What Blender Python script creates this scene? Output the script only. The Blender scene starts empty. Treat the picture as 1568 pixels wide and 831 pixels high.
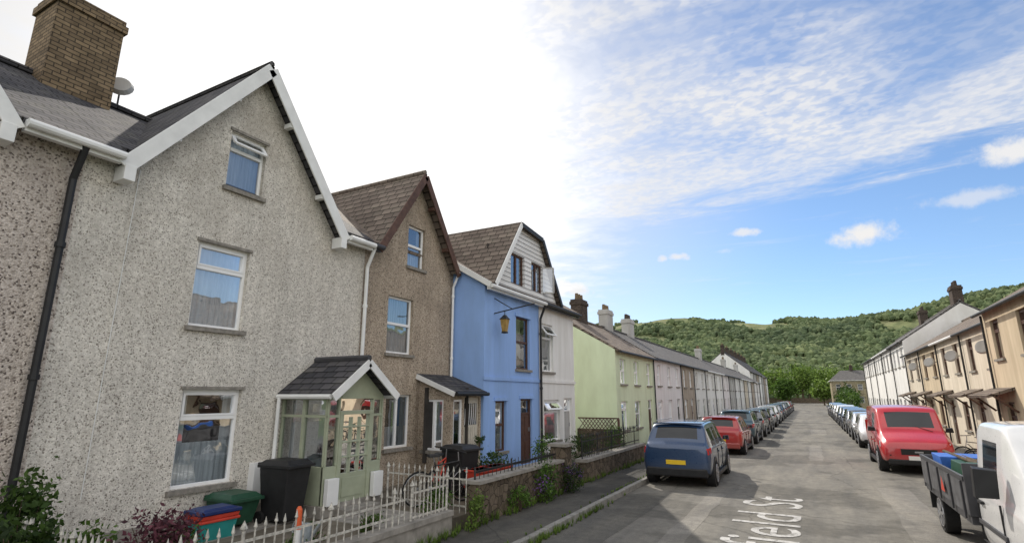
import bpy, bmesh, math, random
import numpy as np
from mathutils import Vector, Matrix, noise
from mathutils.geometry import tessellate_polygon
random.seed(7); np.random.seed(7)
R=math.radians
sc=bpy.context.scene
COL=sc.collection
# ------------------------------------------------------------------ materials
def base(name,rough=0.8,col=(.5,.5,.5),spec=0.3):
    m=bpy.data.materials.new(name); m.use_nodes=True
    nt=m.node_tree; b=nt.nodes['Principled BSDF']
    b.inputs['Base Color'].default_value=(*col,1); b.inputs['Roughness'].default_value=rough
    b.inputs['Specular IOR Level'].default_value=spec
    return m,nt,b
def nd(nt,t,**k):
    n=nt.nodes.new(t)
    for a,v in k.items():
        if a.startswith('_'): setattr(n,a[1:],v)
        else: n.inputs[a.replace('__',' ')].default_value=v
    return n
def coord(nt,kind='Object'): return nd(nt,'ShaderNodeTexCoord').outputs[kind]
def noi(nt,vec,scale,detail=4,rough=.55,out='Fac'):
    n=nd(nt,'ShaderNodeTexNoise',Scale=scale,Detail=detail,Roughness=rough)
    nt.links.new(vec,n.inputs['Vector']); return n.outputs[out]
def ramp(nt,fac,stops):
    r=nd(nt,'ShaderNodeValToRGB'); e=r.color_ramp.elements
    while len(e)<len(stops): e.new(.5)
    for i,(p,c) in enumerate(stops):
        e[i].position=p; e[i].color=(*c,1) if len(c)==3 else c
    nt.links.new(fac,r.inputs[0]); return r.outputs[0]
def mixc(nt,fac,a,b,mode='MIX'):
    n=nd(nt,'ShaderNodeMix',_data_type='RGBA',_blend_type=mode)
    for s,v in ((0,fac),(6,a),(7,b)):
        if isinstance(v,(int,float)): n.inputs[s].default_value=v
        elif isinstance(v,tuple): n.inputs[s].default_value=(*v,1)
        else: nt.links.new(v,n.inputs[s])
    return n.outputs[2]
def bump(nt,b,h,strength=.5,dist=.01):
    n=nd(nt,'ShaderNodeBump',Strength=strength,Distance=dist)
    nt.links.new(h,n.inputs['Height']); nt.links.new(n.outputs[0],b.inputs['Normal'])
def mapping(nt,vec,scale):
    n=nd(nt,'ShaderNodeMapping'); n.inputs['Scale'].default_value=scale
    nt.links.new(vec,n.inputs['Vector']); return n.outputs[0]
def sc3(c,k): return tuple(min(1,x*k) for x in c)
def m_plain(name,col,rough=.6,var=.15,scale=6,spec=.3,bmp=0,metal=0):
    m,nt,b=base(name,rough,col,spec)
    v=coord(nt); f=noi(nt,v,scale,4)
    c=ramp(nt,f,[(.3,sc3(col,1-var)),(.7,sc3(col,1+var))])
    nt.links.new(c,b.inputs['Base Color']); b.inputs['Metallic'].default_value=metal
    if bmp: bump(nt,b,noi(nt,v,scale*8,3),.5,bmp)
    return m
def m_roughcast(name,ca,cb,dark,scale=60,stain=.3,bstr=.6):
    m,nt,b=base(name,.95,ca,.1)
    v=coord(nt)
    vor=nd(nt,'ShaderNodeTexVoronoi',Scale=scale); nt.links.new(v,vor.inputs['Vector'])
    sep=nd(nt,'ShaderNodeSeparateColor'); nt.links.new(vor.outputs['Color'],sep.inputs[0])
    c=ramp(nt,sep.outputs[0],[(0,dark),(.16,cb),(.5,ca),(1,sc3(ca,1.1))])
    c=mixc(nt,1.0,c,ramp(nt,noi(nt,v,14,4,.7),[(.36,(.80,.79,.77)),(.6,(1.06,1.06,1.05))]),'MULTIPLY')
    big=noi(nt,v,.9,5,.6); st=noi(nt,mapping(nt,v,(1.2,3.2,.35)),1.6,5,.65)
    k=ramp(nt,big,[(.35,(1-stain,)*3),(.62,(1,1,1))])
    k2=ramp(nt,st,[(.38,(1-stain*.8,)*3),(.58,(1,1,1))])
    c=mixc(nt,1.0,c,k,'MULTIPLY'); c=mixc(nt,1.0,c,k2,'MULTIPLY')
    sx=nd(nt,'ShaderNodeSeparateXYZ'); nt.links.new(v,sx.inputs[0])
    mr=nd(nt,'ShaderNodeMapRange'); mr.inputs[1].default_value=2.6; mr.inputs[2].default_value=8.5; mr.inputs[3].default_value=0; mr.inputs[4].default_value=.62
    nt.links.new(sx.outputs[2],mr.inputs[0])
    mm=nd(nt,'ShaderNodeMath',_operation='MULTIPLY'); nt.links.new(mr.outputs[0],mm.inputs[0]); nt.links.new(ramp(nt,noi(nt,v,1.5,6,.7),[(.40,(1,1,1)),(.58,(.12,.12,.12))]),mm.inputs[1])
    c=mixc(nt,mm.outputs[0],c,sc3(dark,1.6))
    nt.links.new(c,b.inputs['Base Color'])
    n2=noi(nt,v,scale*.8,2)
    ad=nd(nt,'ShaderNodeMath',_operation='SUBTRACT'); nt.links.new(n2,ad.inputs[0]); nt.links.new(vor.outputs['Distance'],ad.inputs[1])
    bump(nt,b,ad.outputs[0],bstr,.012)
    return m
def m_render(name,col,stain=.18,rough=.85,bmp=.004):
    m,nt,b=base(name,rough,col,.2)
    v=coord(nt)
    st=noi(nt,mapping(nt,v,(1,2.4,.3)),1.3,6,.65); big=noi(nt,v,.6,4)
    k=ramp(nt,st,[(.36,(1-stain,1-stain*1.05,1-stain*1.2)),(.6,(1,1,1))])
    k2=ramp(nt,big,[(.3,(1-stain*.6,)*3),(.7,(1,1,1))])
    c=mixc(nt,1.0,mixc(nt,1.0,col,k,'MULTIPLY'),k2,'MULTIPLY')
    sx=nd(nt,'ShaderNodeSeparateXYZ'); nt.links.new(v,sx.inputs[0])
    mr=nd(nt,'ShaderNodeMapRange'); mr.inputs[1].default_value=.9; mr.inputs[2].default_value=.1; mr.inputs[3].default_value=0; mr.inputs[4].default_value=.45
    nt.links.new(sx.outputs[2],mr.inputs[0])
    mm=nd(nt,'ShaderNodeMath',_operation='MULTIPLY'); nt.links.new(mr.outputs[0],mm.inputs[0]); nt.links.new(noi(nt,v,3,5,.7),mm.inputs[1])
    c=mixc(nt,mm.outputs[0],c,(.12,.11,.09))
    nt.links.new(c,b.inputs['Base Color'])
    bump(nt,b,noi(nt,v,45,3),.5,bmp)
    return m
def m_slate(name,ca,cb,mort,w=.28,h=.19,lichen=(.26,.25,.19),lk=.3,rough=.85):
    m,nt,b=base(name,rough,ca,.15)
    uv=coord(nt,'UV')
    wob=noi(nt,uv,3,2,.5,'Color')
    wv=mixc(nt,.012,uv,wob,'ADD')
    br=nd(nt,'ShaderNodeTexBrick',Scale=1.0); br.offset=.5
    br.inputs['Brick Width'].default_value=w; br.inputs['Row Height'].default_value=h
    br.inputs['Mortar Size'].default_value=.011; br.inputs['Mortar Smooth'].default_value=.2
    br.inputs['Color1'].default_value=(*ca,1); br.inputs['Color2'].default_value=(*cb,1); br.inputs['Mortar'].default_value=(*mort,1)
    nt.links.new(wv,br.inputs['Vector'])
    l=noi(nt,uv,2.2,6,.7); lf=ramp(nt,l,[(.5,(0,0,0)),(.72,(lk,lk,lk))])
    c=mixc(nt,lf,br.outputs['Color'],lichen)
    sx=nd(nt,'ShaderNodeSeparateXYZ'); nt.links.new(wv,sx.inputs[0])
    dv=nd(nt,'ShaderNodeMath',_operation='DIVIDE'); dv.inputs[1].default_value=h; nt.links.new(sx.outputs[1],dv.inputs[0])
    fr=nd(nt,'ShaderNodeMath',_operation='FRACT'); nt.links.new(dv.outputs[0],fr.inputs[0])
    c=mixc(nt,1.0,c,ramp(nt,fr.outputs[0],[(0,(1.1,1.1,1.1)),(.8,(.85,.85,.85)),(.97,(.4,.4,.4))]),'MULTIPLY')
    nt.links.new(c,b.inputs['Base Color'])
    s1=nd(nt,'ShaderNodeMath',_operation='ADD'); nt.links.new(fr.outputs[0],s1.inputs[0]); nt.links.new(br.outputs['Fac'],s1.inputs[1])
    s2=nd(nt,'ShaderNodeMath',_operation='MULTIPLY'); s2.inputs[1].default_value=-1; nt.links.new(s1.outputs[0],s2.inputs[0])
    bump(nt,b,s2.outputs[0],.9,.02)
    return m
def m_brick(name,ca,cb,mort):
    m,nt,b=base(name,.9,ca,.2)
    uv=coord(nt,'UV')
    br=nd(nt,'ShaderNodeTexBrick',Scale=1.0); br.offset=.5
    br.inputs['Brick Width'].default_value=.24; br.inputs['Row Height'].default_value=.085
    br.inputs['Mortar Size'].default_value=.011; br.inputs['Mortar Smooth'].default_value=.3
    br.inputs['Color1'].default_value=(*ca,1); br.inputs['Color2'].default_value=(*cb,1); br.inputs['Mortar'].default_value=(*mort,1)
    wv=mixc(nt,.015,uv,noi(nt,uv,4,2,.5,'Color'),'ADD'); nt.links.new(wv,br.inputs['Vector'])
    k=ramp(nt,noi(nt,uv,3,5,.7),[(.3,(.55,.55,.55)),(.65,(1,1,1))])
    nt.links.new(mixc(nt,1.0,br.outputs['Color'],k,'MULTIPLY'),b.inputs['Base Color'])
    iv=nd(nt,'ShaderNodeMath',_operation='SUBTRACT'); iv.inputs[0].default_value=1; nt.links.new(br.outputs['Fac'],iv.inputs[1])
    bump(nt,b,iv.outputs[0],.8,.012)
    return m
def m_rubble(name,ca,cb,scale=5):
    m,nt,b=base(name,.95,ca,.2); v=coord(nt)
    vor=nd(nt,'ShaderNodeTexVoronoi',Scale=scale,_feature='DISTANCE_TO_EDGE'); nt.links.new(v,vor.inputs['Vector'])
    vc=nd(nt,'ShaderNodeTexVoronoi',Scale=scale); nt.links.new(v,vc.inputs['Vector'])
    s=nd(nt,'ShaderNodeSeparateColor'); nt.links.new(vc.outputs['Color'],s.inputs[0])
    c=ramp(nt,s.outputs[0],[(0,ca),(1,cb)]); e=ramp(nt,vor.outputs['Distance'],[(0,(.35,.35,.35)),(.06,(1,1,1))])
    k=ramp(nt,noi(nt,v,9,5,.7),[(.3,(.5,.53,.45)),(.7,(1.0,1.0,1.0))])
    nt.links.new(mixc(nt,1.0,mixc(nt,1.0,c,e,'MULTIPLY'),k,'MULTIPLY'),b.inputs['Base Color'])
    bump(nt,b,e,.8,.02); return m
def m_asphalt(name,col,patch=.25,cracks=True):
    m,nt,b=base(name,.9,col,.2); v=coord(nt)
    f=noi(nt,v,70,3,.75); g=noi(nt,mapping(nt,v,(1.3,.22,1)),.9,6,.65); h=noi(nt,v,.35,5,.6)
    c=ramp(nt,f,[(.3,sc3(col,.6)),(.7,sc3(col,1.45))])
    c=mixc(nt,1.0,c,ramp(nt,g,[(.35,(1-patch,)*3),(.65,(1.14,1.11,1.04))]),'MULTIPLY')
    c=mixc(nt,1.0,c,ramp(nt,h,[(.44,(1-patch,)*3),(.5,(1,1,1))]),'MULTIPLY')
    c=mixc(nt,1.0,c,ramp(nt,noi(nt,v,5,5,.7),[(.3,(.78,.78,.78)),(.68,(1.14,1.14,1.12))]),'MULTIPLY')
    if cracks:
        w=mixc(nt,.35,v,noi(nt,v,1.2,5,.65,'Color'),'ADD')
        vor=nd(nt,'ShaderNodeTexVoronoi',Scale=.30,_feature='DISTANCE_TO_EDGE'); nt.links.new(w,vor.inputs['Vector'])
        c=mixc(nt,1.0,c,ramp(nt,vor.outputs['Distance'],[(0,(.62,.62,.62)),(.006,(1,1,1))]),'MULTIPLY')
    nt.links.new(c,b.inputs['Base Color']); bump(nt,b,f,.6,.008); return m
def m_leaf(name,ca,cb,trans=.3):
    m,nt,b=base(name,.6,ca,.25)
    g=nd(nt,'ShaderNodeNewGeometry'); v=coord(nt)
    c=ramp(nt,g.outputs['Random Per Island'],[(0,ca),(.6,cb),(1,sc3(cb,1.5))])
    k=ramp(nt,noi(nt,v,.8,2),[(.35,(.6,.6,.6)),(.65,(1.1,1.1,1.0))])
    c=mixc(nt,1.0,c,k,'MULTIPLY')
    nt.links.new(c,b.inputs['Base Color'])
    t=nd(nt,'ShaderNodeBsdfTranslucent'); nt.links.new(c,t.inputs[0])
    mx=nd(nt,'ShaderNodeMixShader'); mx.inputs[0].default_value=trans
    o=nt.nodes['Material Output']; nt.links.new(b.outputs[0],mx.inputs[1]); nt.links.new(t.outputs[0],mx.inputs[2]); nt.links.new(mx.outputs[0],o.inputs[0])
    return m
def m_glass(name):
    m,nt,b=base(name,.05); nt.nodes.remove(b)
    g=nd(nt,'ShaderNodeBsdfGlossy',Roughness=.015); g.inputs[0].default_value=(.95,.97,1,1)
    t=nd(nt,'ShaderNodeBsdfTransparent'); t.inputs[0].default_value=(.78,.83,.85,1)
    lw=nd(nt,'ShaderNodeFresnel',IOR=1.7)
    a=nd(nt,'ShaderNodeMath',_operation='ADD'); a.inputs[1].default_value=.24; nt.links.new(lw.outputs[0],a.inputs[0]); a.use_clamp=True
    bp=nd(nt,'ShaderNodeBump',Strength=.08,Distance=.05); nt.links.new(noi(nt,coord(nt),1.7,2),bp.inputs['Height']); nt.links.new(bp.outputs[0],g.inputs['Normal'])
    mx=nd(nt,'ShaderNodeMixShader'); nt.links.new(a.outputs[0],mx.inputs[0]); nt.links.new(t.outputs[0],mx.inputs[1]); nt.links.new(g.outputs[0],mx.inputs[2])
    nt.links.new(mx.outputs[0],nt.nodes['Material Output'].inputs[0]); return m
def m_curtain(name,col):
    m,nt,b=base(name,.9,col,.1); v=coord(nt)
    c=ramp(nt,noi(nt,mapping(nt,v,(1,9,.4)),2.2,4,.6),[(.3,sc3(col,.62)),(.65,col)])
    nt.links.new(c,b.inputs['Base Color']); return m
def m_paint(name,col,rough=.25,metal=0.0,coat=1.0):
    m,nt,b=base(name,rough,col,.5); b.inputs['Coat Weight'].default_value=coat; b.inputs['Coat Roughness'].default_value=.06
    b.inputs['Metallic'].default_value=metal
    v=coord(nt); c=ramp(nt,noi(nt,v,2.5,4),[(.3,sc3(col,.85)),(.7,col)])
    sx=nd(nt,'ShaderNodeSeparateXYZ'); nt.links.new(v,sx.inputs[0])
    mr=nd(nt,'ShaderNodeMapRange'); mr.inputs[1].default_value=.7; mr.inputs[2].default_value=.2; mr.inputs[3].default_value=0; mr.inputs[4].default_value=.5
    nt.links.new(sx.outputs[2],mr.inputs[0]); c=mixc(nt,mr.outputs[0],c,(.11,.10,.085))
    nt.links.new(c,b.inputs['Base Color'])
    d=noi(nt,v,30,3); r=nd(nt,'ShaderNodeMapRange'); r.inputs['To Min'].default_value=rough*.7; r.inputs['To Max'].default_value=rough*1.5
    nt.links.new(d,r.inputs['Value']); nt.links.new(r.outputs[0],b.inputs['Roughness'])
    return m
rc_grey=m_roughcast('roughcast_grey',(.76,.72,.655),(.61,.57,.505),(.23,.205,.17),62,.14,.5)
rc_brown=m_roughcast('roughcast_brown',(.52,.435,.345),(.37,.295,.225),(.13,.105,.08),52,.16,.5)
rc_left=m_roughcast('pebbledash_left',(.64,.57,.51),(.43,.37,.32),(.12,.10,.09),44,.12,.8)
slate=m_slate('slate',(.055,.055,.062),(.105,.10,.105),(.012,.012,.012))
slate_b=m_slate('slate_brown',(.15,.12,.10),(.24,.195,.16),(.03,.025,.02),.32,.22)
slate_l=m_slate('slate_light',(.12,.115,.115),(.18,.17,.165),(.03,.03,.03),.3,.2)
brick=m_brick('buff_brick',(.33,.24,.145),(.20,.145,.09),(.09,.07,.05))
brickd=m_brick('dark_brick',(.09,.07,.06),(.13,.10,.08),(.05,.045,.04))
blue=m_render('blue_render',(.31,.48,.84),.12)
whiter=m_render('white_render',(.82,.81,.78),.12)
greenr=m_render('green_render',(.68,.76,.54),.12)
creamr=m_render('cream_render',(.72,.64,.52),.18)
beige=m_render('beige_render',(.63,.52,.37),.18)
pinkr=m_render('pale_pink_render',(.80,.755,.75),.12)
tanr=m_render('tan_render',(.45,.38,.31),.2)
greyr=m_render('grey_render',(.50,.49,.47),.2)
wpaint=m_plain('white_paint',(.78,.78,.76),.5,.08,3)
upvc=m_plain('white_upvc',(.84,.84,.83),.3,.03,3)
brownp=m_plain('brown_timber',(.09,.045,.03),.5,.25,8)
bargeb=m_plain('brown_bargeboard',(.10,.055,.04),.6,.3,8)
sage=m_plain('sage_paint',(.36,.39,.28),.45,.1,5)
blackp=m_plain('black_plastic',(.022,.022,.023),.45,.2,6)
dgrey=m_plain('dark_grey',(.06,.06,.065),.5,.2,6)
sillm=m_plain('stone_sill',(.25,.23,.20),.9,.3,12,bmp=.004)
conc=m_plain('concrete',(.27,.25,.22),.95,.3,5,bmp=.006)
iron=m_plain('painted_iron',(.46,.44,.39),.65,.45,22,bmp=.002)
ironb=m_plain('black_iron',(.03,.03,.03),.5,.3,20)
room=m_plain('dark_room',(.05,.045,.04),.9,.3,2)
glass=m_glass('window_glass')
fglass,_nt,_b=base('far_window_glass',.05,(.03,.035,.04),.9)
curt=m_curtain('net_curtain',(.80,.82,.84)); curt2=m_curtain('blue_curtain',(.60,.68,.75))
rubble=m_rubble('rubble_wall',(.11,.085,.065),(.22,.17,.13),6)
stonew=m_rubble('stone_wall',(.36,.30,.21),(.50,.42,.30),2.2)
asph=m_asphalt('asphalt',(.195,.187,.172),.30)
pave=m_asphalt('pavement_tarmac',(.10,.096,.088),.3)
soil=m_plain('garden_ground',(.14,.12,.09),.95,.4,3,bmp=.02)
kerbm=m_plain('kerb_stone',(.24,.23,.21),.9,.25,6,bmp=.004)
grassm=m_plain('grass_ground',(.07,.10,.03),.95,.4,.05)
leafg=m_leaf('leaf_green',(.03,.07,.012),(.09,.16,.03)); leafd=m_leaf('leaf_dark',(.018,.04,.01),(.05,.09,.02))
leafp=m_leaf('leaf_purple',(.05,.02,.03),(.13,.045,.065)); leafy=m_leaf('leaf_bright',(.07,.13,.02),(.16,.24,.05))
leafv=m_leaf('flowers_violet',(.12,.05,.25),(.25,.12,.4))
bark=m_plain('bark',(.10,.075,.05),.95,.4,10,bmp=.02)
tyre=m_plain('tyre',(.02,.02,.02),.85,.2,12); alloy=m_plain('alloy',(.42,.42,.43),.35,.1,8,metal=.7)
cglass,_nt,_b=base('car_glass',.04,(.012,.014,.016),.6)
redl=m_plain('tail_lamp',(.42,.015,.012),.2,.2,30); headl=m_plain('head_lamp',(.65,.67,.68),.12,.2,25,metal=.4)
platey=m_plain('plate_yellow',(.75,.5,.03),.4,.05,20); platew=m_plain('plate_white',(.8,.8,.78),.4,.05,20)
teal=m_plain('teal_plastic',(.03,.26,.24),.45,.15,6); navy=m_plain('navy_plastic',(.015,.03,.12),.45,.2,6)
redp=m_plain('red_plastic',(.55,.06,.035),.45,.15,6); orangep=m_plain('orange_plastic',(.65,.12,.04),.45,.15,6)
bluep=m_plain('blue_tarp',(.05,.15,.5),.5,.2,6); greenp=m_plain('green_plastic',(.02,.07,.04),.5,.2,6)
# ------------------------------------------------------------------ mesh builder
def empty(name,loc=(0,0,0),rz=0):
    e=bpy.data.objects.new(name,None); COL.objects.link(e); e.location=loc; e.rotation_euler=(0,0,rz); e.empty_display_size=.2
    return e
class MB:
    def __init__(s): s.v=[];s.f=[];s.m=[];s.mats=[]
    def mi(s,mat):
        if mat not in s.mats: s.mats.append(mat)
        return s.mats.index(mat)
    def poly(s,pts,mat):
        n=len(s.v); s.v+=[tuple(p) for p in pts]; s.f.append(tuple(range(n,n+len(pts)))); s.m.append(s.mi(mat))
    def hexa(s,a,b,mat):
        n=len(s.v); s.v+=[tuple(p) for p in a]+[tuple(p) for p in b]; k=s.mi(mat)
        for f in ((3,2,1,0),(4,5,6,7),(0,1,5,4),(1,2,6,5),(2,3,7,6),(3,0,4,7)):
            s.f.append(tuple(n+i for i in f)); s.m.append(k)
    def box(s,x0,x1,y0,y1,z0,z1,mat):
        s.hexa([(x0,y0,z0),(x1,y0,z0),(x1,y1,z0),(x0,y1,z0)],[(x0,y0,z1),(x1,y0,z1),(x1,y1,z1),(x0,y1,z1)],mat)
    def tbox(s,cx,cy,z0,z1,w0,d0,w1,d1,mat):
        s.hexa([(cx-w0,cy-d0,z0),(cx+w0,cy-d0,z0),(cx+w0,cy+d0,z0),(cx-w0,cy+d0,z0)],[(cx-w1,cy-d1,z1),(cx+w1,cy-d1,z1),(cx+w1,cy+d1,z1),(cx-w1,cy+d1,z1)],mat)
    def cyl(s,p0,p1,r0,mat,r1=None,seg=8,cap=True):
        if r1 is None: r1=r0
        p0=Vector(p0);p1=Vector(p1);d=(p1-p0).normalized()
        a=d.orthogonal().normalized(); b=d.cross(a); n=len(s.v);k=s.mi(mat)
        for p,r in ((p0,r0),(p1,r1)):
            for i in range(seg):
                t=2*math.pi*i/seg; s.v.append(tuple(p+(a*math.cos(t)+b*math.sin(t))*r))
        for i in range(seg):
            j=(i+1)%seg; s.f.append((n+i,n+j,n+seg+j,n+seg+i)); s.m.append(k)
        if cap:
            s.f.append(tuple(n+i for i in reversed(range(seg)))); s.m.append(k)
            s.f.append(tuple(n+seg+i for i in range(seg))); s.m.append(k)
    def bar(s,p0,p1,nrm,th,ht,mat):
        p0=Vector(p0);p1=Vector(p1);n=Vector(nrm).normalized();d=(p1-p0).normalized();u=d.cross(n).normalized()
        o=[n*(th/2)*i+u*(ht/2)*j for i,j in ((-1,-1),(1,-1),(1,1),(-1,1))]
        s.hexa([p0+q for q in o],[p1+q for q in o],mat)
    def ring(s,c,nrm,Rr,r,mat,seg=22):
        c=Vector(c);n=Vector(nrm).normalized();a=n.orthogonal().normalized();b=n.cross(a)
        P=[c+(a*math.cos(2*math.pi*i/seg)+b*math.sin(2*math.pi*i/seg))*Rr for i in range(seg)]
        for i in range(seg): s.cyl(P[i],P[(i+1)%seg],r,mat,seg=6,cap=False)
    def slab(s,pts,th,mat):
        P=[Vector(p) for p in pts]; n=(P[1]-P[0]).cross(P[2]-P[0]).normalized()
        if n.z<0: n=-n
        s.hexa([p-n*th for p in P],P,mat)
    def done(s,name,parent=None,bevel=0,smooth=False,sub=0):
        if not s.v: return None
        me=bpy.data.meshes.new(name); me.from_pydata(s.v,[],s.f)
        for m in s.mats: me.materials.append(m)
        me.polygons.foreach_set('material_index',s.m)
        bm=bmesh.new(); bm.from_mesh(me); bmesh.ops.recalc_face_normals(bm,faces=bm.faces)
        bm.normal_update()
        uvl=bm.loops.layers.uv.new('UVMap')
        for f in bm.faces:
            n=f.normal
            if abs(n.z)>.995: u=Vector((1,0,0));w=Vector((0,1,0))
            else:
                u=Vector((-n.y,n.x,0)).normalized()
                if abs(u.y)>abs(u.x):
                    if u.y<0:u=-u
                elif u.x<0:u=-u
                w=n.cross(u)
                if w.z<0:w=-w
            for l in f.loops: l[uvl].uv=(l.vert.co.dot(u),l.vert.co.dot(w))
        bm.to_mesh(me); bm.free()
        o=bpy.data.objects.new(name,me); COL.objects.link(o)
        if parent: o.parent=parent
        if smooth:
            for p in me.polygons:p.use_smooth=True
        if bevel:
            b=o.modifiers.new('b','BEVEL'); b.width=bevel; b.segments=2; b.limit_method='ANGLE'; b.angle_limit=R(40)
        return o
class House:
    def __init__(s,name): s.e=empty(name); s.p={}
    def __getitem__(s,k):
        if k not in s.p: s.p[k]=MB()
        return s.p[k]
    def finish(s,bev=True):
        for k,mb in s.p.items():
            mb.done(k,s.e,bevel=.006 if bev and k in('window_frames','porch_frame','bargeboards') else 0)
class Fr:
    def __init__(s,O,U,N): s.O=Vector(O);s.U=Vector(U);s.N=Vector(N)
    def __call__(s,u,z,d=0): return s.O+s.U*u+Vector((0,0,z))+s.N*d
def fbox(mb,F,u0,u1,z0,z1,d0,d1,mat):
    mb.hexa([F(u0,z0,d0),F(u1,z0,d0),F(u1,z0,d1),F(u0,z0,d1)],[F(u0,z1,d0),F(u1,z1,d0),F(u1,z1,d1),F(u0,z1,d1)],mat)
def wall(mb,F,outer,holes,mat,depth=.14,rev=None):
    polys=[[Vector((a,b,0)) for a,b in outer]]+[[Vector(p+(0,)) for p in ((h[0],h[2]),(h[0],h[3]),(h[1],h[3]),(h[1],h[2]))] for h in holes]
    flat=[p for q in polys for p in q]
    for t in tessellate_polygon(polys): mb.poly([F(flat[i].x,flat[i].y) for i in t],mat)
    for u0,u1,z0,z1 in holes:
        c=[(u0,z0),(u1,z0),(u1,z1),(u0,z1)]
        for i in range(4):
            a=c[i];b=c[(i+1)%4]
            mb.poly([F(*a),F(*b),F(*b,-depth),F(*a,-depth)],rev or mat)
def window(H,F,h,style='top',fm=None,cur=None,sill=True,inset=.08,fw=.055,sm=None,far=False):
    fm=fm or upvc; u0,u1,z0,z1=h; W=H['window_frames']; d0=-inset-.05;d1=-inset
    gl=fglass if far else glass
    fbox(W,F,u0,u0+fw,z0,z1,d0,d1,fm); fbox(W,F,u1-fw,u1,z0,z1,d0,d1,fm)
    fbox(W,F,u0+fw,u1-fw,z0,z0+fw,d0,d1,fm); fbox(W,F,u0+fw,u1-fw,z1-fw,z1,d0,d1,fm)
    zt=None
    if style in('top','open'): zt=z0+(z1-z0)*.70
    if style=='mid': zt=z0+(z1-z0)*.52
    if zt: fbox(W,F,u0+fw,u1-fw,zt-fw*.6,zt+fw*.6,d0,d1+.012,fm)
    if style=='two':
        um=(u0+u1)/2; fbox(W,F,um-fw*.6,um+fw*.6,z0+fw,z1-fw,d0,d1+.01,fm)
    if style=='top' and not far:
        fbox(W,F,u0+fw,u1-fw,zt+fw*.6,zt+fw*1.2,d0,d1+.02,fm); fbox(W,F,u0+fw,u1-fw,z1-fw*1.7,z1-fw,d0,d1+.02,fm)
        fbox(W,F,u0+fw,u0+fw*1.7,zt+fw*1.2,z1-fw*1.7,d0,d1+.02,fm); fbox(W,F,u1-fw*1.7,u1-fw,zt+fw*1.2,z1-fw*1.7,d0,d1+.02,fm)
    zc=z1-fw
    if style=='open':
        t0=zt+fw*.6; L=zc-t0
        a=F(u0+fw,zc,d1);b=F(u1-fw,zc,d1); ang=R(38)
        c=F(u1-fw,zc-L*math.cos(ang),d1+L*math.sin(ang)); e=F(u0+fw,zc-L*math.cos(ang),d1+L*math.sin(ang))
        nn=(b-a).cross(c-b).normalized()
        for p,q in((a,b),(b,c),(c,e),(e,a)): W.bar(p,q,nn,.04,.07,fm)
        H['window_glass'].poly([a,b,c,e],gl)
        H['window_glass'].poly([F(u0+fw,z0+fw,d0+.02),F(u1-fw,z0+fw,d0+.02),F(u1-fw,zt,d0+.02),F(u0+fw,zt,d0+.02)],gl)
    else:
        H['window_glass'].poly([F(u0+fw*.5,z0+fw*.5,d0+.02),F(u1-fw*.5,z0+fw*.5,d0+.02),F(u1-fw*.5,z1-fw*.5,d0+.02),F(u0+fw*.5,z1-fw*.5,d0+.02)],gl)
    if cur and not far:
        C=H['curtains']; n=int((u1-u0)/.045); k0=d0-.06
        top=z0+(z1-z0)*cur[1]
        for i in range(n):
            a=u0+(u1-u0)*i/n;b=u0+(u1-u0)*(i+1)/n
            da=k0+.016*(i%2);db=k0+.016*((i+1)%2)
            C.poly([F(a,z0,da),F(b,z0,db),F(b,top,db),F(a,top,da)],cur[0])
        if cur[1]<1:
            for a,b in((u0,u0+.2*(u1-u0)),(u1-.2*(u1-u0),u1)):
                C.poly([F(a,top,k0-.02),F(b,top,k0-.02),F(b,z1,k0-.02),F(a,z1,k0-.02)],cur[0])
    if not far:
        C=H['room_interior']; C.poly([F(u0-.3,z0-.3,-.7),F(u1+.3,z0-.3,-.7),F(u1+.3,z1+.3,-.7),F(u0-.3,z1+.3,-.7)],room)
    if sill: fbox(H['sills'],F,u0-.06,u1+.06,z0-.075,z0,-.02,.07,sm or sillm)
def door(H,F,h,col,fm=None,far=False):
    u0,u1,z0,z1=h; D=H['door']; fm=fm or upvc
    fbox(D,F,u0,u0+.06,z0,z1,-.13,-.07,fm);fbox(D,F,u1-.06,u1,z0,z1,-.13,-.07,fm);fbox(D,F,u0+.06,u1-.06,z1-.06,z1,-.13,-.07,fm)
    zt=z1-.42
    fbox(D,F,u0+.06,u1-.06,zt-.05,zt,-.13,-.07,fm)
    fbox(D,F,u0+.06,u1-.06,z0,zt-.05,-.13,-.09,col)
    for a,b in((.1,.42),(.55,.92)):
        h0=z0+(zt-z0)*a;h1=z0+(zt-z0)*b
        fbox(D,F,u0+.16,(u0+u1)/2-.04,h0,h1,-.09,-.078,col);fbox(D,F,(u0+u1)/2+.04,u1-.16,h0,h1,-.09,-.078,col)
    H['window_glass'].poly([F(u0+.06,zt,-.11),F(u1-.06,zt,-.11),F(u1-.06,z1-.06,-.11),F(u0+.06,z1-.06,-.11)],fglass if far else glass)
    fbox(D,F,u1-.14,u1-.11,z0+.95,z0+1.07,-.09,-.05,alloy)
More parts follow.
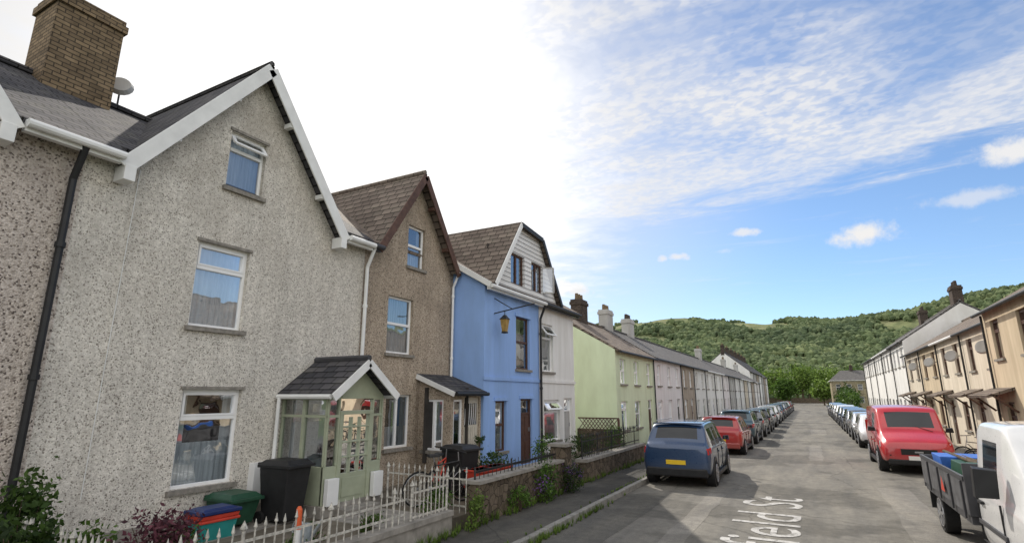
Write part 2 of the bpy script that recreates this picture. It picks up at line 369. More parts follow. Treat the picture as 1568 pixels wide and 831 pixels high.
def gable_roof(H,yc,yl,yr,zp,ze,x0,x1,mat,bm,over=.12,bt=.2,kneel=True):
    Rf=H['gable_roof']
    for ye,s in((yl,-1),(yr,1)):
        sl=(zp-ze)/abs(ye-yc); yo=ye+s*over; zo=ze-sl*over
        Rf.slab([(x0,yc,zp+.06),(x1,yc,zp+.06),(x1,yo,zo+.06),(x0,yo,zo+.06)],.07,mat)
        B=H['bargeboards']
        B.bar((x0+.02,yc,zp-.06),(x0+.02,yo,zo-.06),(1,0,0),.035,bt,bm)
        for t in(.28,.72):
            y=yc+(ye-yc)*t; z=zp+(ze-zp)*t-.16
            B.box(x0-.2,x0,y-.05,y+.05,z-.1,z,bm)
        if kneel: B.box(x0-.25,x0+.05,yo-.16 if s>0 else yo,yo if s>0 else yo+.16,zo-.26,zo-.02,bm)
    Rf.cyl((x0-.02,yc,zp+.09),(x1,yc,zp+.09),.06,mat,seg=6)
def mroof(H,segs,mat):
    for a,b,g in segs:
        x=-9.06 if g else -8.72; z=5.98+(-8.72-x)*.6455
        H['roof'].slab([(x,a,z),(-12.5,a,8.42),(-12.5,b,8.42),(x,b,z)],.08,mat)
    a=segs[0][0];b=segs[-1][1]
    H['roof'].slab([(-16.3,a,5.98),(-12.5,a,8.42),(-12.5,b,8.42),(-16.3,b,5.98)],.08,mat)
    H['roof'].cyl((-12.5,a,8.45),(-12.5,b,8.45),.09,mat,seg=6)
def chimney(H,x,y,z0,z1,w,d,mat,pots=2,pm=None):
    C=H['chimney']; C.box(x-w/2,x+w/2,y-d/2,y+d/2,z0,z1-.28,mat)
    C.box(x-w/2-.05,x+w/2+.05,y-d/2-.05,y+d/2+.05,z1-.28,z1-.12,mat); C.box(x-w/2-.01,x+w/2+.01,y-d/2-.01,y+d/2+.01,z1-.12,z1,mat)
    for i in range(pots):
        yy=y-d/2+d*(i+.5)/pots
        C.cyl((x,yy,z1),(x,yy,z1+.32),.10,pm or brick,.08,seg=10)
def gutter(H,x,y0,y1,z,mat,s=1):
    G=H['gutter']; G.cyl((x,y0,z),(x,y1,z),.06,mat,seg=10); G.box(x-.16,x-.06,y0,y1,z-.1,z+.06,mat)
def pipe(H,x,y,z0,z1,mat,off=.25,r=.042):
    G=H['downpipe']; G.cyl((x+.09,y,z0),(x+.09,y,z1-.45),r,mat); G.cyl((x+.09,y,z1-.45),(x+off,y,z1),r,mat)
    for z in np.arange(z0+.5,z1-.5,1.8): G.cyl((x+.09,y,z),(x+.09,y,z+.07),r*1.35,mat)
F9=Fr((-9,0,0),(0,1,0),(1,0,0))
# ------------------------------------------------------------------ left neighbour
H=House('pebbledash_house')
wl=[(1.0,2.0,.94,2.5),(1.0,2.0,3.5,5.0)]
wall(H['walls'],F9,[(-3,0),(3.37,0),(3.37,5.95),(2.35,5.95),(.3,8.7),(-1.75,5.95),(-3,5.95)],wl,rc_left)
for h in wl: window(H,F9,h,'top',upvc,(curt,1))
H['walls'].box(-16,-9.01,3.33,3.36,0,5.9,rc_left)
H['walls'].poly([(-9.01,-3,0),(-16,-3,0),(-16,-3,5.9),(-12.5,-3,8.1),(-9.01,-3,5.9)],rc_left)
mroof(H,[(-3,-1.8,0),(-1.8,2.42,1),(2.42,3.6,0)],slate)
gable_roof(H,.3,-1.75,2.35,8.75,6.0,-8.72,-13.3,slate,wpaint)
gutter(H,-8.64,2.55,3.72,5.9,wpaint); pipe(H,-9,3.24,.3,5.86,blackp,.3,.05)
chimney(H,-12.45,4.15,7.2,10.15,.95,1.15,brick,0)
D=H['satellite_dish']; D.cyl((-12.5,5.05,8.4),(-12.5,5.05,8.95),.02,dgrey); D.cyl((-12.48,5.05,8.95),(-12.4,5.0,8.98),.24,greyr,.19,seg=16)
H.finish()
# ------------------------------------------------------------------ grey house
H=House('grey_roughcast_house')
wg=[(5.26,6.32,.94,2.5),(5.19,6.17,3.54,5.02),(5.52,6.27,6.14,7.26)]
pd=(7.45,8.4,.35,2.3)
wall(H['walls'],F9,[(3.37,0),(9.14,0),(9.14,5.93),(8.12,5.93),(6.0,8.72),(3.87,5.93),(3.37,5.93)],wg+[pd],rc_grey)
window(H,F9,wg[0],'top',upvc,(curt,.45)); window(H,F9,wg[1],'top',upvc,(curt2,1)); window(H,F9,wg[2],'open',upvc,(curt2,1))
for h in wg: fbox(H['sills'],F9,h[0]-.04,h[1]+.04,h[3],h[3]+.05,-.01,.03,sillm)
door(H,F9,pd,upvc)
H['walls'].box(-16,-9.01,9.1,9.13,0,5.9,rc_grey)
mroof(H,[(3.61,3.8,0),(3.8,8.2,1),(8.2,9.13,0)],slate)
gable_roof(H,6.0,3.87,8.12,8.78,5.98,-8.72,-13.4,slate,wpaint,bt=.24)
gutter(H,-8.64,8.32,9.1,5.84,wpaint)
fbox(H['plinth'],F9,3.37,9.12,.2,.5,0,.03,conc)
fbox(H['meter_box'],F9,6.62,6.98,.7,1.22,0,.16,upvc)
G=H['cable']; G.cyl((-8.985,4.05,1.0),(-8.985,4.1,5.9),.006,wpaint,seg=5)
px=-7.75; y0,y1=7.2,8.66; PF=H['porch_frame']
def panelwall(H,F,u0,u1,zb,zs,zt,nm,col,rail=.35):
    P=H['porch_frame']
    fbox(P,F,u0,u1,zb,zs,-.06,0,col)
    for i in range(nm+1):
        u=u0+(u1-u0)*i/nm; a=max(u0,u-.035);b=min(u1,u+.035)
        fbox(P,F,a,b,zs,zt,-.07,.012,col)
    fbox(P,F,u0,u1,zt-.08,zt,-.068,.008,col); fbox(P,F,u0,u1,zt-rail-.05,zt-rail,-.066,.006,col)
    H['window_glass'].poly([F(u0,zs,-.03),F(u1,zs,-.03),F(u1,zt,-.03),F(u0,zt,-.03)],glass)
Fs=Fr((0,y0,0),(1,0,0),(0,-1,0)); Ff=Fr((px,0,0),(0,1,0),(1,0,0)); Fn=Fr((0,y1,0),(1,0,0),(0,1,0))
PF.box(-8.98,px+.03,y0-.03,y1+.03,.3,.5,conc)
panelwall(H,Fs,-8.98,px-.02,.5,1.15,2.4,2,sage); panelwall(H,Fn,-8.98,px-.02,.5,1.15,2.4,2,sage)
panelwall(H,Ff,y0,y0+.30,.5,1.15,2.4,1,sage); panelwall(H,Ff,y1-.30,y1,.5,1.15,2.4,1,sage)
dy0,dy1=y0+.30,y1-.30
fbox(PF,Ff,dy0+.002,dy0+.09,.5,2.05,-.06,.02,sage); fbox(PF,Ff,dy1-.09,dy1-.002,.5,2.05,-.06,.02,sage)
fbox(PF,Ff,dy0+.09,dy1-.09,.5,1.0,-.05,.0,sage); fbox(PF,Ff,dy0+.15,dy1-.15,.58,.92,0,.012,sage)
for z in(1.27,1.54,1.81): fbox(PF,Ff,dy0+.09,dy1-.09,z,z+.03,-.05,.01,sage)
for k in(1,2):
    u=dy0+.09+(dy1-dy0-.18)*k/3; fbox(PF,Ff,u-.015,u+.015,1.0,2.0,-.05,.012,sage)
fbox(PF,Ff,dy0,dy1,2.05,2.12,-.07,.03,sage); fbox(PF,Ff,dy0,dy1,2.34,2.40,-.07,.025,sage)
H['window_glass'].poly([Ff(dy0,1.0,-.03),Ff(dy1,1.0,-.03),Ff(dy1,2.4,-.03),Ff(dy0,2.4,-.03)],glass)
yc=(y0+y1)/2
PF.poly([(px,y0,2.4),(px,y1,2.4),(px,yc,2.98)],sage)
PR=H['porch_roof']
for s,ye in((-1,y0-.14),(1,y1+.14)):
    PR.slab([(px+.25,yc,3.10),(-8.99,yc,3.10),(-8.99,ye,2.44),(px+.25,ye,2.44)],.05,slate)
    H['porch_bargeboards'].bar((px+.27,yc,3.02),(px+.27,ye,2.36),(1,0,0),.03,.15,wpaint)
    H['porch_gutter'].cyl((px+.2,ye,2.38),(-8.98,ye,2.38),.045,wpaint,seg=8)
PR.cyl((px+.25,yc,3.12),(-8.99,yc,3.12),.06,dgrey,seg=6)
H['porch_gutter'].cyl((-8.9,y0-.16,.4),(-8.9,y0-.16,2.36),.035,wpaint)
PF.box(px,px+.35,dy0,dy1,.3,.42,conc)
PF.box(px+.02,px+.12,y1-.28,y1-.02,.5,.95,wpaint); PF.box(px+.02,px+.12,y0+.02,y0+.28,.5,.95,wpaint)
PI=H['porch_contents']; PI.box(-8.9,-8.6,8.2,8.6,.5,1.5,bargeb); PI.box(-8.5,-8.2,7.3,7.6,.5,1.25,wpaint); PI.tbox(-8.3,8.4,1.0,1.35,.12,.12,.16,.16,sage)
H.finish()
# ------------------------------------------------------------------ brown house
H=House('brown_roughcast_house')
wb=[(10.15,11.1,1.15,2.42),(10.05,11.03,3.42,4.86),(10.7,11.42,5.75,6.9)]
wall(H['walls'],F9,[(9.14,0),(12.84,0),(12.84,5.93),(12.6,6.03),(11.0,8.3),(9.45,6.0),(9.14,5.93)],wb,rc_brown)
window(H,F9,wb[0],'two',upvc,(curt,.4)); window(H,F9,wb[1],'mid',upvc,(curt2,1)); window(H,F9,wb[2],'mid',upvc,(curt,.6))
mroof(H,[(9.14,9.4,0),(9.4,12.66,1),(12.66,12.85,0)],slate_b)
gable_roof(H,11.0,9.45,12.6,8.38,6.05,-8.72,-13.2,slate_b,bargeb,kneel=False)
gutter(H,-8.64,9.12,9.4,5.86,dgrey); pipe(H,-9,9.16,.3,5.82,wpaint,.3); pipe(H,-9,12.72,2.9,5.95,upvc,.3,.035)
chimney(H,-12.4,13.0,7.5,9.0,.7,1.0,brickd,2,brickd)
y0,y1,px=11.4,12.83,-7.97
Fs=Fr((0,y0,0),(1,0,0),(0,-1,0)); Ff=Fr((px,0,0),(0,1,0),(1,0,0))
hs=(-8.8,-8.2,1.05,2.3); wall(H['porch_walls'],Fs,[(-8.99,.2),(px,.2),(px,2.5),(-8.99,2.86)],[hs],rc_brown,.08)
window(H,Fs,hs,'two',upvc,None,inset=.02)
hd=(12.0,12.75,.4,2.35); hw=(11.52,11.92,1.05,2.3)
wall(H['porch_walls'],Ff,[(y0,.2),(y1,.2),(y1,2.5),(y0,2.5)],[hd,hw],rc_brown,.08)
window(H,Ff,hw,'single',upvc,None,inset=.02)
Dm=m_plain('beige_door',(.58,.54,.46),.5,.1,5); fbox(H['door'],Ff,12.0,12.75,.4,2.35,-.1,-.05,Dm)
for i in range(6): fbox(H['door'],Ff,12.09+i*.1,12.13+i*.1,.55,1.6,-.05,-.03,Dm)
fbox(H['door'],Ff,12.08,12.67,1.65,2.2,-.05,-.035,cglass)
for i in range(6): H['door'].bar(Ff(12.08+i*.1,1.65,-.03),Ff(12.12+i*.1,2.2,-.03),(1,0,0),.01,.02,upvc)
H['porch_roof'].slab([(px+.2,y0-.12,2.50),(px+.2,y1,2.50),(-8.99,y1,2.96),(-8.99,y0-.12,2.96)],.06,slate)
H['porch_trim'].bar((px+.2,y0-.14,2.43),(-8.99,y0-.14,2.89),(0,1,0),.03,.12,wpaint); H['porch_trim'].cyl((px+.24,y0-.1,2.44),(px+.24,y1,2.44),.05,blackp)
H.finish()
# ------------------------------------------------------------------ blue house + white half
XB=-7.9; FB=Fr((XB,0,0),(0,1,0),(1,0,0))
H=House('blue_house')
hb=[(13.5,14.15,.85,2.25),(15.05,15.85,.35,2.3),(14.75,15.7,3.2,4.85)]
wall(H['walls'],FB,[(12.85,0),(16.4,0),(16.4,5.5),(12.85,5.5)],hb,blue)
window(H,FB,hb[0],'mid',brownp,(curt,.5)); window(H,FB,hb[2],'mid',brownp,None); door(H,FB,hb[1],brownp,brownp)
H['walls'].poly([(XB,12.85,0),(-12,12.85,0),(-12,12.85,8.0),(XB,12.85,5.5)],blue)
fbox(H['walls'],FB,12.82,16.4,2.82,2.92,0,.04,blue)
for h in hb: fbox(H['walls'],FB,h[0]-.08,h[1]+.08,h[3],h[3]+.1,0,.035,blue)
mainpts=lambda a,b:[(XB+.25,a,5.55),(XB+.25,b,5.55),(-12,b,8.12),(-12,a,8.12)]
H['roof'].slab(mainpts(12.75,16.4),.09,slate_b); H['roof'].slab([(-16,12.75,5.6),(-16,16.4,5.6),(-12,16.4,8.12),(-12,12.75,8.12)],.09,slate_b)
H['bargeboards'].bar((XB+.27,12.72,5.47),(-12,12.72,8.02),(0,1,0),.03,.16,wpaint)
gutter(H,XB+.3,12.75,16.4,5.45,wpaint)
gp=[(13.2,5.55),(17.85,5.55),(16.35,7.72),(14.75,7.85)]
hg=[(14.3,15.25,5.85,6.85),(15.75,16.65,5.85,6.85)]
clad=m_slate('white_cladding',(.74,.74,.73),(.78,.78,.77),(.45,.45,.45),40,.15,(.7,.7,.7),.1)
FG=Fr((XB+.06,0,0),(0,1,0),(1,0,0))
wall(H['gable_cladding'],FG,gp,hg,clad,.12)
window(H,FG,hg[0],'two',brownp,None,sill=False); window(H,FG,hg[1],'two',brownp,None,sill=False)
for p,q in((FG(16.65,5.9,0),FG(16.85,5.9,.32)),(FG(16.65,6.8,0),FG(16.85,6.8,.32))): H['window_frames'].bar(p,q,(0,0,1),.05,.04,greyr)
H['window_frames'].bar(FG(16.85,5.9,.32),FG(16.85,6.8,.32),(1,0,0),.05,.05,greyr)
H['window_glass'].poly([FG(16.65,5.9,0),FG(16.85,5.9,.32),FG(16.85,6.8,.32),FG(16.65,6.8,0)],glass)
xr=XB+.22
for a,b,m in((gp[0],gp[3],wpaint),(gp[3],gp[2],ironb),(gp[2],gp[1],ironb)):
    A=(xr,a[0]-(.1 if a is gp[0] else 0),a[1]+.02);Bp=(xr,b[0]+(.1 if b is gp[1] else 0),b[1]+.02)
    H['gable_roof'].slab([A,Bp,(-12.6,Bp[1],Bp[2]),(-12.6,A[1],A[2])],-.07,slate_b)
    H['bargeboards'].bar((xr+.02,A[1],A[2]-.02),(xr+.02,Bp[1],Bp[2]-.02),(1,0,0),.035,.15,m)
pipe(H,XB,16.36,.3,5.4,blackp,.28)
L=H['wall_lantern']; L.cyl((XB,13.4,4.75),(XB+1.3,13.45,4.95),.018,ironb); L.cyl((XB,13.4,5.2),(XB+.6,13.42,4.84),.014,ironb); L.cyl((XB+.35,13.41,4.8),(XB+.35,13.41,4.6),.012,ironb)
amber=m_plain('amber_lantern_glass',(.38,.24,.07),.3,.3,10)
L.tbox(XB+.35,13.41,4.2,4.55,.06,.06,.10,.10,amber); L.tbox(XB+.35,13.41,4.55,4.68,.12,.12,.03,.03,ironb); L.box(XB+.28,XB+.42,13.34,13.48,4.15,4.2,ironb)
H.finish()
H=House('white_rendered_house')
hw=[(16.65,17.55,3.2,4.85),(16.75,18.05,.9,2.25),(18.45,19.2,.35,2.3)]
wall(H['walls'],FB,[(16.41,0),(19.5,0),(19.5,5.5),(16.41,5.5)],hw,whiter)
window(H,FB,hw[0],'open',upvc,(curt,.5)); window(H,FB,hw[1],'open',upvc,(curt,.5)); door(H,FB,hw[2],greyr)
H['walls'].poly([(XB,19.5,0),(-12,19.5,0),(-12,19.5,8.0),(XB,19.5,5.5)],whiter)
fbox(H['walls'],FB,16.41,19.52,2.82,2.92,0,.04,whiter)
H['roof'].slab(mainpts(16.41,19.65),.09,slate_b); H['roof'].slab([(-16,16.41,5.6),(-16,19.65,5.6),(-12,19.65,8.12),(-12,16.41,8.12)],.09,slate_b)
gutter(H,XB+.3,16.41,19.6,5.45,ironb)
H.finish()
# ------------------------------------------------------------------ generic terraces
def terrace(name,side,X,Y0,Y1,eave,ridge,depth,wm,rm,fm,dcol,n=2,g0=0.0,chim=None,canopy=False):
    H=House(name); N=-side; F=Fr((X,0,0),(0,1,0),(N,0,0)); Y1=Y1-.01; far=Y0>39
    W=(Y1-Y0)/n; up=[];dn=[];dr=[]
    for i in range(n):
        c=Y0+W*(i+.5)+random.uniform(-.08,.08)
        z1=eave-.35; z0=z1-1.25*min(1,(eave-g0)/4.8)
        up.append((c-.42,c+.42,z0,z1))
        if i==n-1: dr.append((c-.42,c+.42,g0+.12,g0+2.1))
        else: dn.append((c-.48,c+.48,g0+.85,g0+2.05))
    wall(H['walls'],F,[(Y0,g0-.2),(Y1,g0-.2),(Y1,eave),(Y0,eave)],up+dn+dr,wm,.12)
    for h in up: window(H,F,h,random.choice(['mid','top']),fm,(curt,random.choice([.5,1])) if random.random()<.6 else None,far=far)
    for h in dn: window(H,F,h,random.choice(['mid','top','two']),fm,(curt,.55) if random.random()<.7 else None,far=far)
    for h in dr: door(H,F,h,dcol,fm,far)
    xm=X+side*depth/2; xb=X+side*depth
    for y in(Y0,Y1):
        H['walls'].poly([(X,y,g0-.2),(xb,y,g0-.2),(xb,y,eave),(xm,y,ridge-.06),(X,y,eave)],wm)
    H['walls'].poly([(xb,Y0,g0-.2),(xb,Y1,g0-.2),(xb,Y1,eave),(xb,Y0,eave)],wm)
    ov=.2; sl=(ridge-eave)/(depth/2)
    H['roof'].slab([(X-side*ov,Y0,eave-sl*ov+.1),(X-side*ov,Y1,eave-sl*ov+.1),(xm,Y1,ridge+.1),(xm,Y0,ridge+.1)],.09,rm)
    H['roof'].slab([(xb+side*ov,Y0,eave-sl*ov+.1),(xb+side*ov,Y1,eave-sl*ov+.1),(xm,Y1,ridge+.1),(xm,Y0,ridge+.1)],.09,rm)
    H['roof'].cyl((xm,Y0,ridge+.12),(xm,Y1,ridge+.12),.08,rm,seg=6)
    H['gutter'].cyl((X-side*(ov+.06),Y0,eave-sl*ov+.02),(X-side*(ov+.06),Y1,eave-sl*ov+.02),.055,ironb if random.random()<.6 else wpaint)
    H['downpipe'].cyl((X-side*.07,Y1-.15,g0),(X-side*.07,Y1-.15,eave-.1),.035,ironb)
    if canopy:
        for h in dr:
            a=F(h[0]-.35,h[3]+.45,0);b=F(h[1]+1.2,h[3]+.45,0);c=F(h[1]+1.2,h[3]+.2,.7);d=F(h[0]-.35,h[3]+.2,.7)
            H['canopy'].slab([a,b,c,d],.08,slate_b)
            H['canopy'].bar(F(h[0]-.3,h[3]-.3,.02),F(h[0]-.3,h[3]+.25,.6),(0,1,0),.06,.06,brownp); H['canopy'].bar(F(h[1]+1.1,h[3]-.3,.02),F(h[1]+1.1,h[3]+.25,.6),(0,1,0),.06,.06,brownp)
        H['satellite_dish'].cyl(F(Y0+.5,eave-.9,.3),F(Y0+.45,eave-.88,.34),.26,greyr,.22,seg=14); H['satellite_dish'].cyl(F(Y0+.5,eave-.9,0),F(Y0+.5,eave-.9,.3),.015,ironb)
    if chim:
        for yy,cm,pt in chim: chimney(H,xm,yy,ridge-.6,ridge+1.15,.55,.95,cm,pt,brick if pt<4 else brickd)
    H.finish(False); return H
terrace('green_cottage',-1,-7.2,22.5,29,4.35,6.05,5.6,greenr,slate_b,upvc,brownp,3,.1,[(25.6,brickd,3)])
terrace('terraced_house',-1,-7.2,29,36,4.4,6.1,5.6,pinkr,slate_l,upvc,ironb,3,.1,[(29.8,greyr,3),(34.2,greyr,4)])
terrace('terraced_house',-1,-7.2,36,40.5,4.4,6.1,5.6,tanr,slate_l,upvc,brownp,2,.1,None)
y=40.5;i=0
cols=[whiter,whiter,whiter,pinkr,greyr,whiter,whiter,creamr,whiter,tanr,whiter,whiter,whiter]
while y<98:
    w=4.8; terrace('terraced_house',-1,-7.2,y,y+w,4.4,6.1,5.6,cols[i%13],slate_l,upvc,random.choice([brownp,ironb,greenp,navy]),2,.05,[(y+.2,random.choice([greyr,brickd]),3)] if i in(4,8,11) else None)
    y+=w;i+=1
y=y+1
for k in range(7):
    terrace('tall_terraced_house',-1,-8.5,y,y+6,6.4,9.8,8,[whiter,greyr,tanr][k%3],slate,upvc,brownp,3,0,[(y+.4,brickd,3)]); y+=6
for k,(xx,yy) in enumerate([(-24,74),(-25,84),(-26,95),(-26,106),(-27,117)]):
    terrace('back_street_house',-1,xx,yy,yy+7.5,6.4,9.8+.4*(k%2),8,[whiter,greyr,creamr][k%3],slate_l,upvc,brownp,3,0,[(yy+.4,brickd,3)])
terrace('beige_house',1,5.5,9,16.4,5.15,7.2,7,beige,slate_b,brownp,brownp,3,.1,None,True)
terrace('beige_house',1,5.5,16.4,23.8,5.15,7.2,7,beige,slate_b,brownp,brownp,3,.1,[(22.2,brickd,3)],True)
y=23.8
for k in range(4):
    terrace('cream_terraced_house',1,5.8,y,y+4.95,4.95,6.9,6.6,[creamr,creamr,beige,creamr][k],slate_b,brownp,brownp,2,.1,None,True); y+=4.95
for k in range(5):
    terrace('white_terraced_house',1,5.8,y+.2,y+6.2,5.95,8.3,6.8,whiter,slate_l,[upvc,brownp][k%2],ironb,3,.05,[(y+.9,brickd,4)] if k in(0,2) else None); y+=6.0
H=House('stone_end_house'); FE=Fr((0,138,0),(1,0,0),(0,-1,0))
he=[(a,a+.9,z0,z1) for a in(5.2,7.2,9.2,11.2) for z0,z1 in((.9,2.2),(3.6,4.8))]
wall(H['walls'],FE,[(4.4,-.1),(13,-.1),(13,5.6),(4.4,5.6)],he,stonew,.12)
for h in he: window(H,FE,h,'mid',upvc,far=True)
H['walls'].box(4.4,13,138.15,148,-.1,5.6,stonew)
H['walls'].poly([(4.4,138,-.1),(4.4,138.15,-.1),(4.4,138.15,5.6),(4.4,138,5.6)],stonew)
c4=[(4.1,137.7,5.6),(13.3,137.7,5.6),(13.3,148.3,5.6),(4.1,148.3,5.6)]; r2=[(6.6,143,7.9),(10.8,143,7.9)]
RR=H['roof']; RR.poly([c4[0],c4[1],r2[1],r2[0]],slate_l);RR.poly([c4[1],c4[2],r2[1]],slate_l);RR.poly([c4[2],c4[3],r2[0],r2[1]],slate_l);RR.poly([c4[3],c4[0],r2[0]],slate_l); RR.box(4.1,13.3,137.7,148.3,5.5,5.595,wpaint)
chimney(H,8.7,143,7.4,9.0,.6,.9,brickd,2); H.finish(False)
# ------------------------------------------------------------------ ground
def sheet(name,x0,x1,y0,y1,z,mat):
    mb=MB(); mb.poly([(x0,y0,z),(x1,y0,z),(x1,y1,z),(x0,y1,z)],mat); return mb.done(name)
sheet('ground',-2500,2500,-200,3000,-.06,grassm)
sheet('road',-4.3,3.9,-20,200,0,asph)
mb=MB(); mb.box(-9,-4.42,20.6,200,-.05,.115,pave); mb.box(-5.6,-4.42,-20,20.6,-.05,.115,pave); mb.done('pavement')
mb=MB(); mb.box(4.02,6.4,-20,137.5,-.05,.115,pave); mb.done('pavement')
for x in(-4.42,3.9):
    mb=MB(); yy=-20
    while yy<200:
        mb.box(x,x+.12,yy,yy+.905,-.05,.125+random.uniform(-.004,.004),kerbm); yy+=.915
    mb.done('kerb',bevel=.01)
mb=MB(); mb.box(-16,-5.75,-6,20.6,-.05,.3,soil); mb.done('front_garden')
mb=MB(); mb.box(-7.6,-5.8,7.2,8.4,.3,.312,conc); mb.box(-8.9,-8,3.5,9,.3,.31,conc); mb.done('garden_path')
dk=m_asphalt('asphalt_patch',(.12,.116,.108),.2,False); lt=m_asphalt('asphalt_patch_light',(.225,.215,.20),.2,False)
mb=MB()
for x0,x1,a,b,m in((-4.25,-3.3,3,14,dk),(-.3,.2,24,31,lt),(1.3,2.0,10,18,lt),(-2.2,-1.7,30,52,dk),(-.2,.7,40,46,lt),(-2.5,-2.1,8,15,lt)):
    n=10; P=[(x0+random.uniform(-.04,.04),a+(b-a)*i/n) for i in range(n+1)]+[(x1+random.uniform(-.04,.04),b-(b-a)*i/n) for i in range(n+1)]
    mb.poly([(p[0],p[1],.004) for p in P],m)
mb.done('road_repair_patch')
tc_=bpy.data.curves.new('street_caption_overlay','FONT'); tc_.body='Greenfield St'; tc_.size=1.75; tc_.align_x='RIGHT'; tc_.space_character=1.05  # overlaid street-name caption, rebuilt as flat lettering lying on the road
to=bpy.data.objects.new('tmp_text',tc_); COL.objects.link(to); bpy.context.view_layer.update()
me=bpy.data.meshes.new_from_object(to.evaluated_get(bpy.context.evaluated_depsgraph_get())); bpy.data.objects.remove(to)
tm,nt,b=base('faded_caption_white',.85,(.6,.6,.58),.2); v=coord(nt)  # mottled white for the overlay caption; the road has no such paint
c=ramp(nt,noi(nt,v,5,8,.8),[(.40,(.20,.193,.18)),(.5,(.44,.43,.41)),(.68,(.60,.59,.57))]); nt.links.new(c,b.inputs['Base Color'])
me.materials.clear(); me.materials.append(tm)
to=bpy.data.objects.new('street_caption_overlay',me); COL.objects.link(to); to.location=(-.42,15.2,.009); to.rotation_euler=(0,0,R(90))
mb=MB(); mb.box(-5.76,-5.58,-6,8.1,.1,.42,conc); mb.box(-5.80,-5.54,-6,8.1,.42,.50,conc); mb.done('low_garden_wall')
mb=MB(); mb.box(-5.85,-5.55,8.9,12.8,.1,.80,rubble); mb.box(-5.9,-5.5,8.85,12.799,.80,.86,conc)
mb.box(-5.9,-5.5,12.85,13.25,.1,1.15,rubble); mb.box(-5.95,-5.45,12.8,13.3,1.15,1.22,conc); mb.done('rubble_garden_wall')
mb=MB(); mb.box(-5.85,-5.55,14.4,20.4,.1,.62,rubble); mb.box(-5.88,-5.52,14.4,20.4,.62,.70,conc); mb.done('rubble_garden_wall')
mb=MB(); mb.box(-9.2,-7.2,21.6,21.8,.1,1.5,greenr); mb.done('boundary_wall')
mb=MB()
for k in range(10):
    x=-8.3+k*.145; mb.bar((x,20.9,1.12),(x+.3,20.9,1.5),(0,1,0),.02,.025,bargeb); mb.bar((x+.3,20.93,1.12),(x,20.93,1.5),(0,1,0),.02,.025,bargeb)
mb.box(-8.35,-6.65,20.88,20.95,1.5,1.55,bargeb); mb.box(-6.7,-6.63,20.86,20.96,.1,1.5,bargeb); mb.box(-8.35,-6.7,20.8,20.97,.1,1.12,rubble); mb.done('trellis_fence')
def railing(name,p0,p1,z0,z1,sp,mat,r=.010,spear=True,posts=True):
    mb=MB(); p0=Vector(p0);p1=Vector(p1);L=(p1-p0).length;n=max(2,int(L/sp));d=(p1-p0)/n
    for i in range(n+1):
        p=p0+d*i; big=(i%9==0) and posts
        rr=.020 if big else r; dz=random.uniform(-.015,.015)
        tilt=Vector((random.uniform(-.014,.014),random.uniform(-.014,.014),0))
        mb.cyl(p+Vector((0,0,z0)),p+tilt+Vector((0,0,z1+dz)),rr,mat,seg=6)
        if spear:
            q=p+tilt+Vector((0,0,z1+dz)); mb.cyl(q,q+Vector((0,0,.025)),rr*.9,mat,rr*2.1,seg=6); mb.cyl(q+Vector((0,0,.025)),q+Vector((0,0,.11)),rr*2.1,mat,.002,seg=6)
    u=(p1-p0).normalized(); nn=Vector((0,0,1)).cross(u)
    for z in(z0+.12,z1-.1): mb.bar(p0+Vector((0,0,z)),p1+Vector((0,0,z)),nn,.012,.03,mat)
    return mb.done(name)
railing('iron_railing',(-5.67,2.95,0),(-5.67,6.95,0),.5,.93,.135,iron)
railing('iron_railing',(-7.9,3.05,0),(-5.7,2.95,0),.32,.98,.13,iron)
railing('iron_gate',(-5.67,7.1,0),(-5.67,8.05,0),.42,1.0,.105,iron)
railing('iron_railing',(-7.6,8.75,0),(-5.7,8.7,0),.32,1.0,.13,iron)
railing('iron_railing',(-5.7,14.5,0),(-5.7,20.2,0),.7,1.25,.14,ironb,.009)
railing('iron_railing',(-5.7,9.0,0),(-5.7,12.7,0),.86,1.1,.16,ironb,.007,False)
# ------------------------------------------------------------------ plants
def leafmass(name,c,rad,n,size,mat,parent=None,flat=.5):
    c=np.array(c);rad=np.array(rad)
    V=[];Fc=[]
    ncl=max(3,n//45)
    cl=np.random.normal(0,1,(ncl,3)); cl/=np.linalg.norm(cl,axis=1)[:,None]; cl*=np.random.uniform(.25,1,(ncl,1))**.5
    for i in range(n):
        k=cl[np.random.randint(ncl)]; p=c+rad*(k*.8+np.random.normal(0,.2,3))
        a=np.random.normal(0,1,3);a/=np.linalg.norm(a); b=np.cross(a,np.random.normal(0,1,3)); b/=np.linalg.norm(b)+1e-6
        s=size*np.random.uniform(.5,1.3); a*=s;b*=s*flat
        j=len(V); V+=[tuple(p-a),tuple(p+b),tuple(p+a*.9),tuple(p-b)]; Fc.append((j,j+1,j+2,j+3))
    me=bpy.data.meshes.new(name); me.from_pydata(V,[],Fc); me.materials.append(mat)
    o=bpy.data.objects.new(name,me); COL.objects.link(o); o.parent=parent; return o
def shrub(name,c,rad,n,size,mat,extra=None):
    e=empty(name); leafmass('foliage',c,rad,n,size,mat,e)
    if extra: leafmass('flowers',(c[0],c[1],c[2]+rad[2]*.3),rad,n//5,size*.7,extra,e)
    mb=MB()
    for i in range(6):
        mb.cyl((c[0],c[1],c[2]-rad[2]),(c[0]+random.uniform(-.6,.6)*rad[0],c[1]+random.uniform(-.6,.6)*rad[1],c[2]+rad[2]*.5),.012,bark,.004,seg=5)
    mb.done('stems',e); return e
shrub('garden_shrub',(-8.2,3.12,.9),(.45,.38,.65),1500,.05,leafd)
shrub('garden_shrub',(-7.3,2.85,.75),(.45,.35,.5),1100,.05,leafd)
shrub('garden_shrub',(-7.6,3.55,.6),(.35,.3,.35),800,.045,leafg)
shrub('purple_shrub',(-6.9,3.95,.72),(.35,.5,.38),1300,.035,leafp)
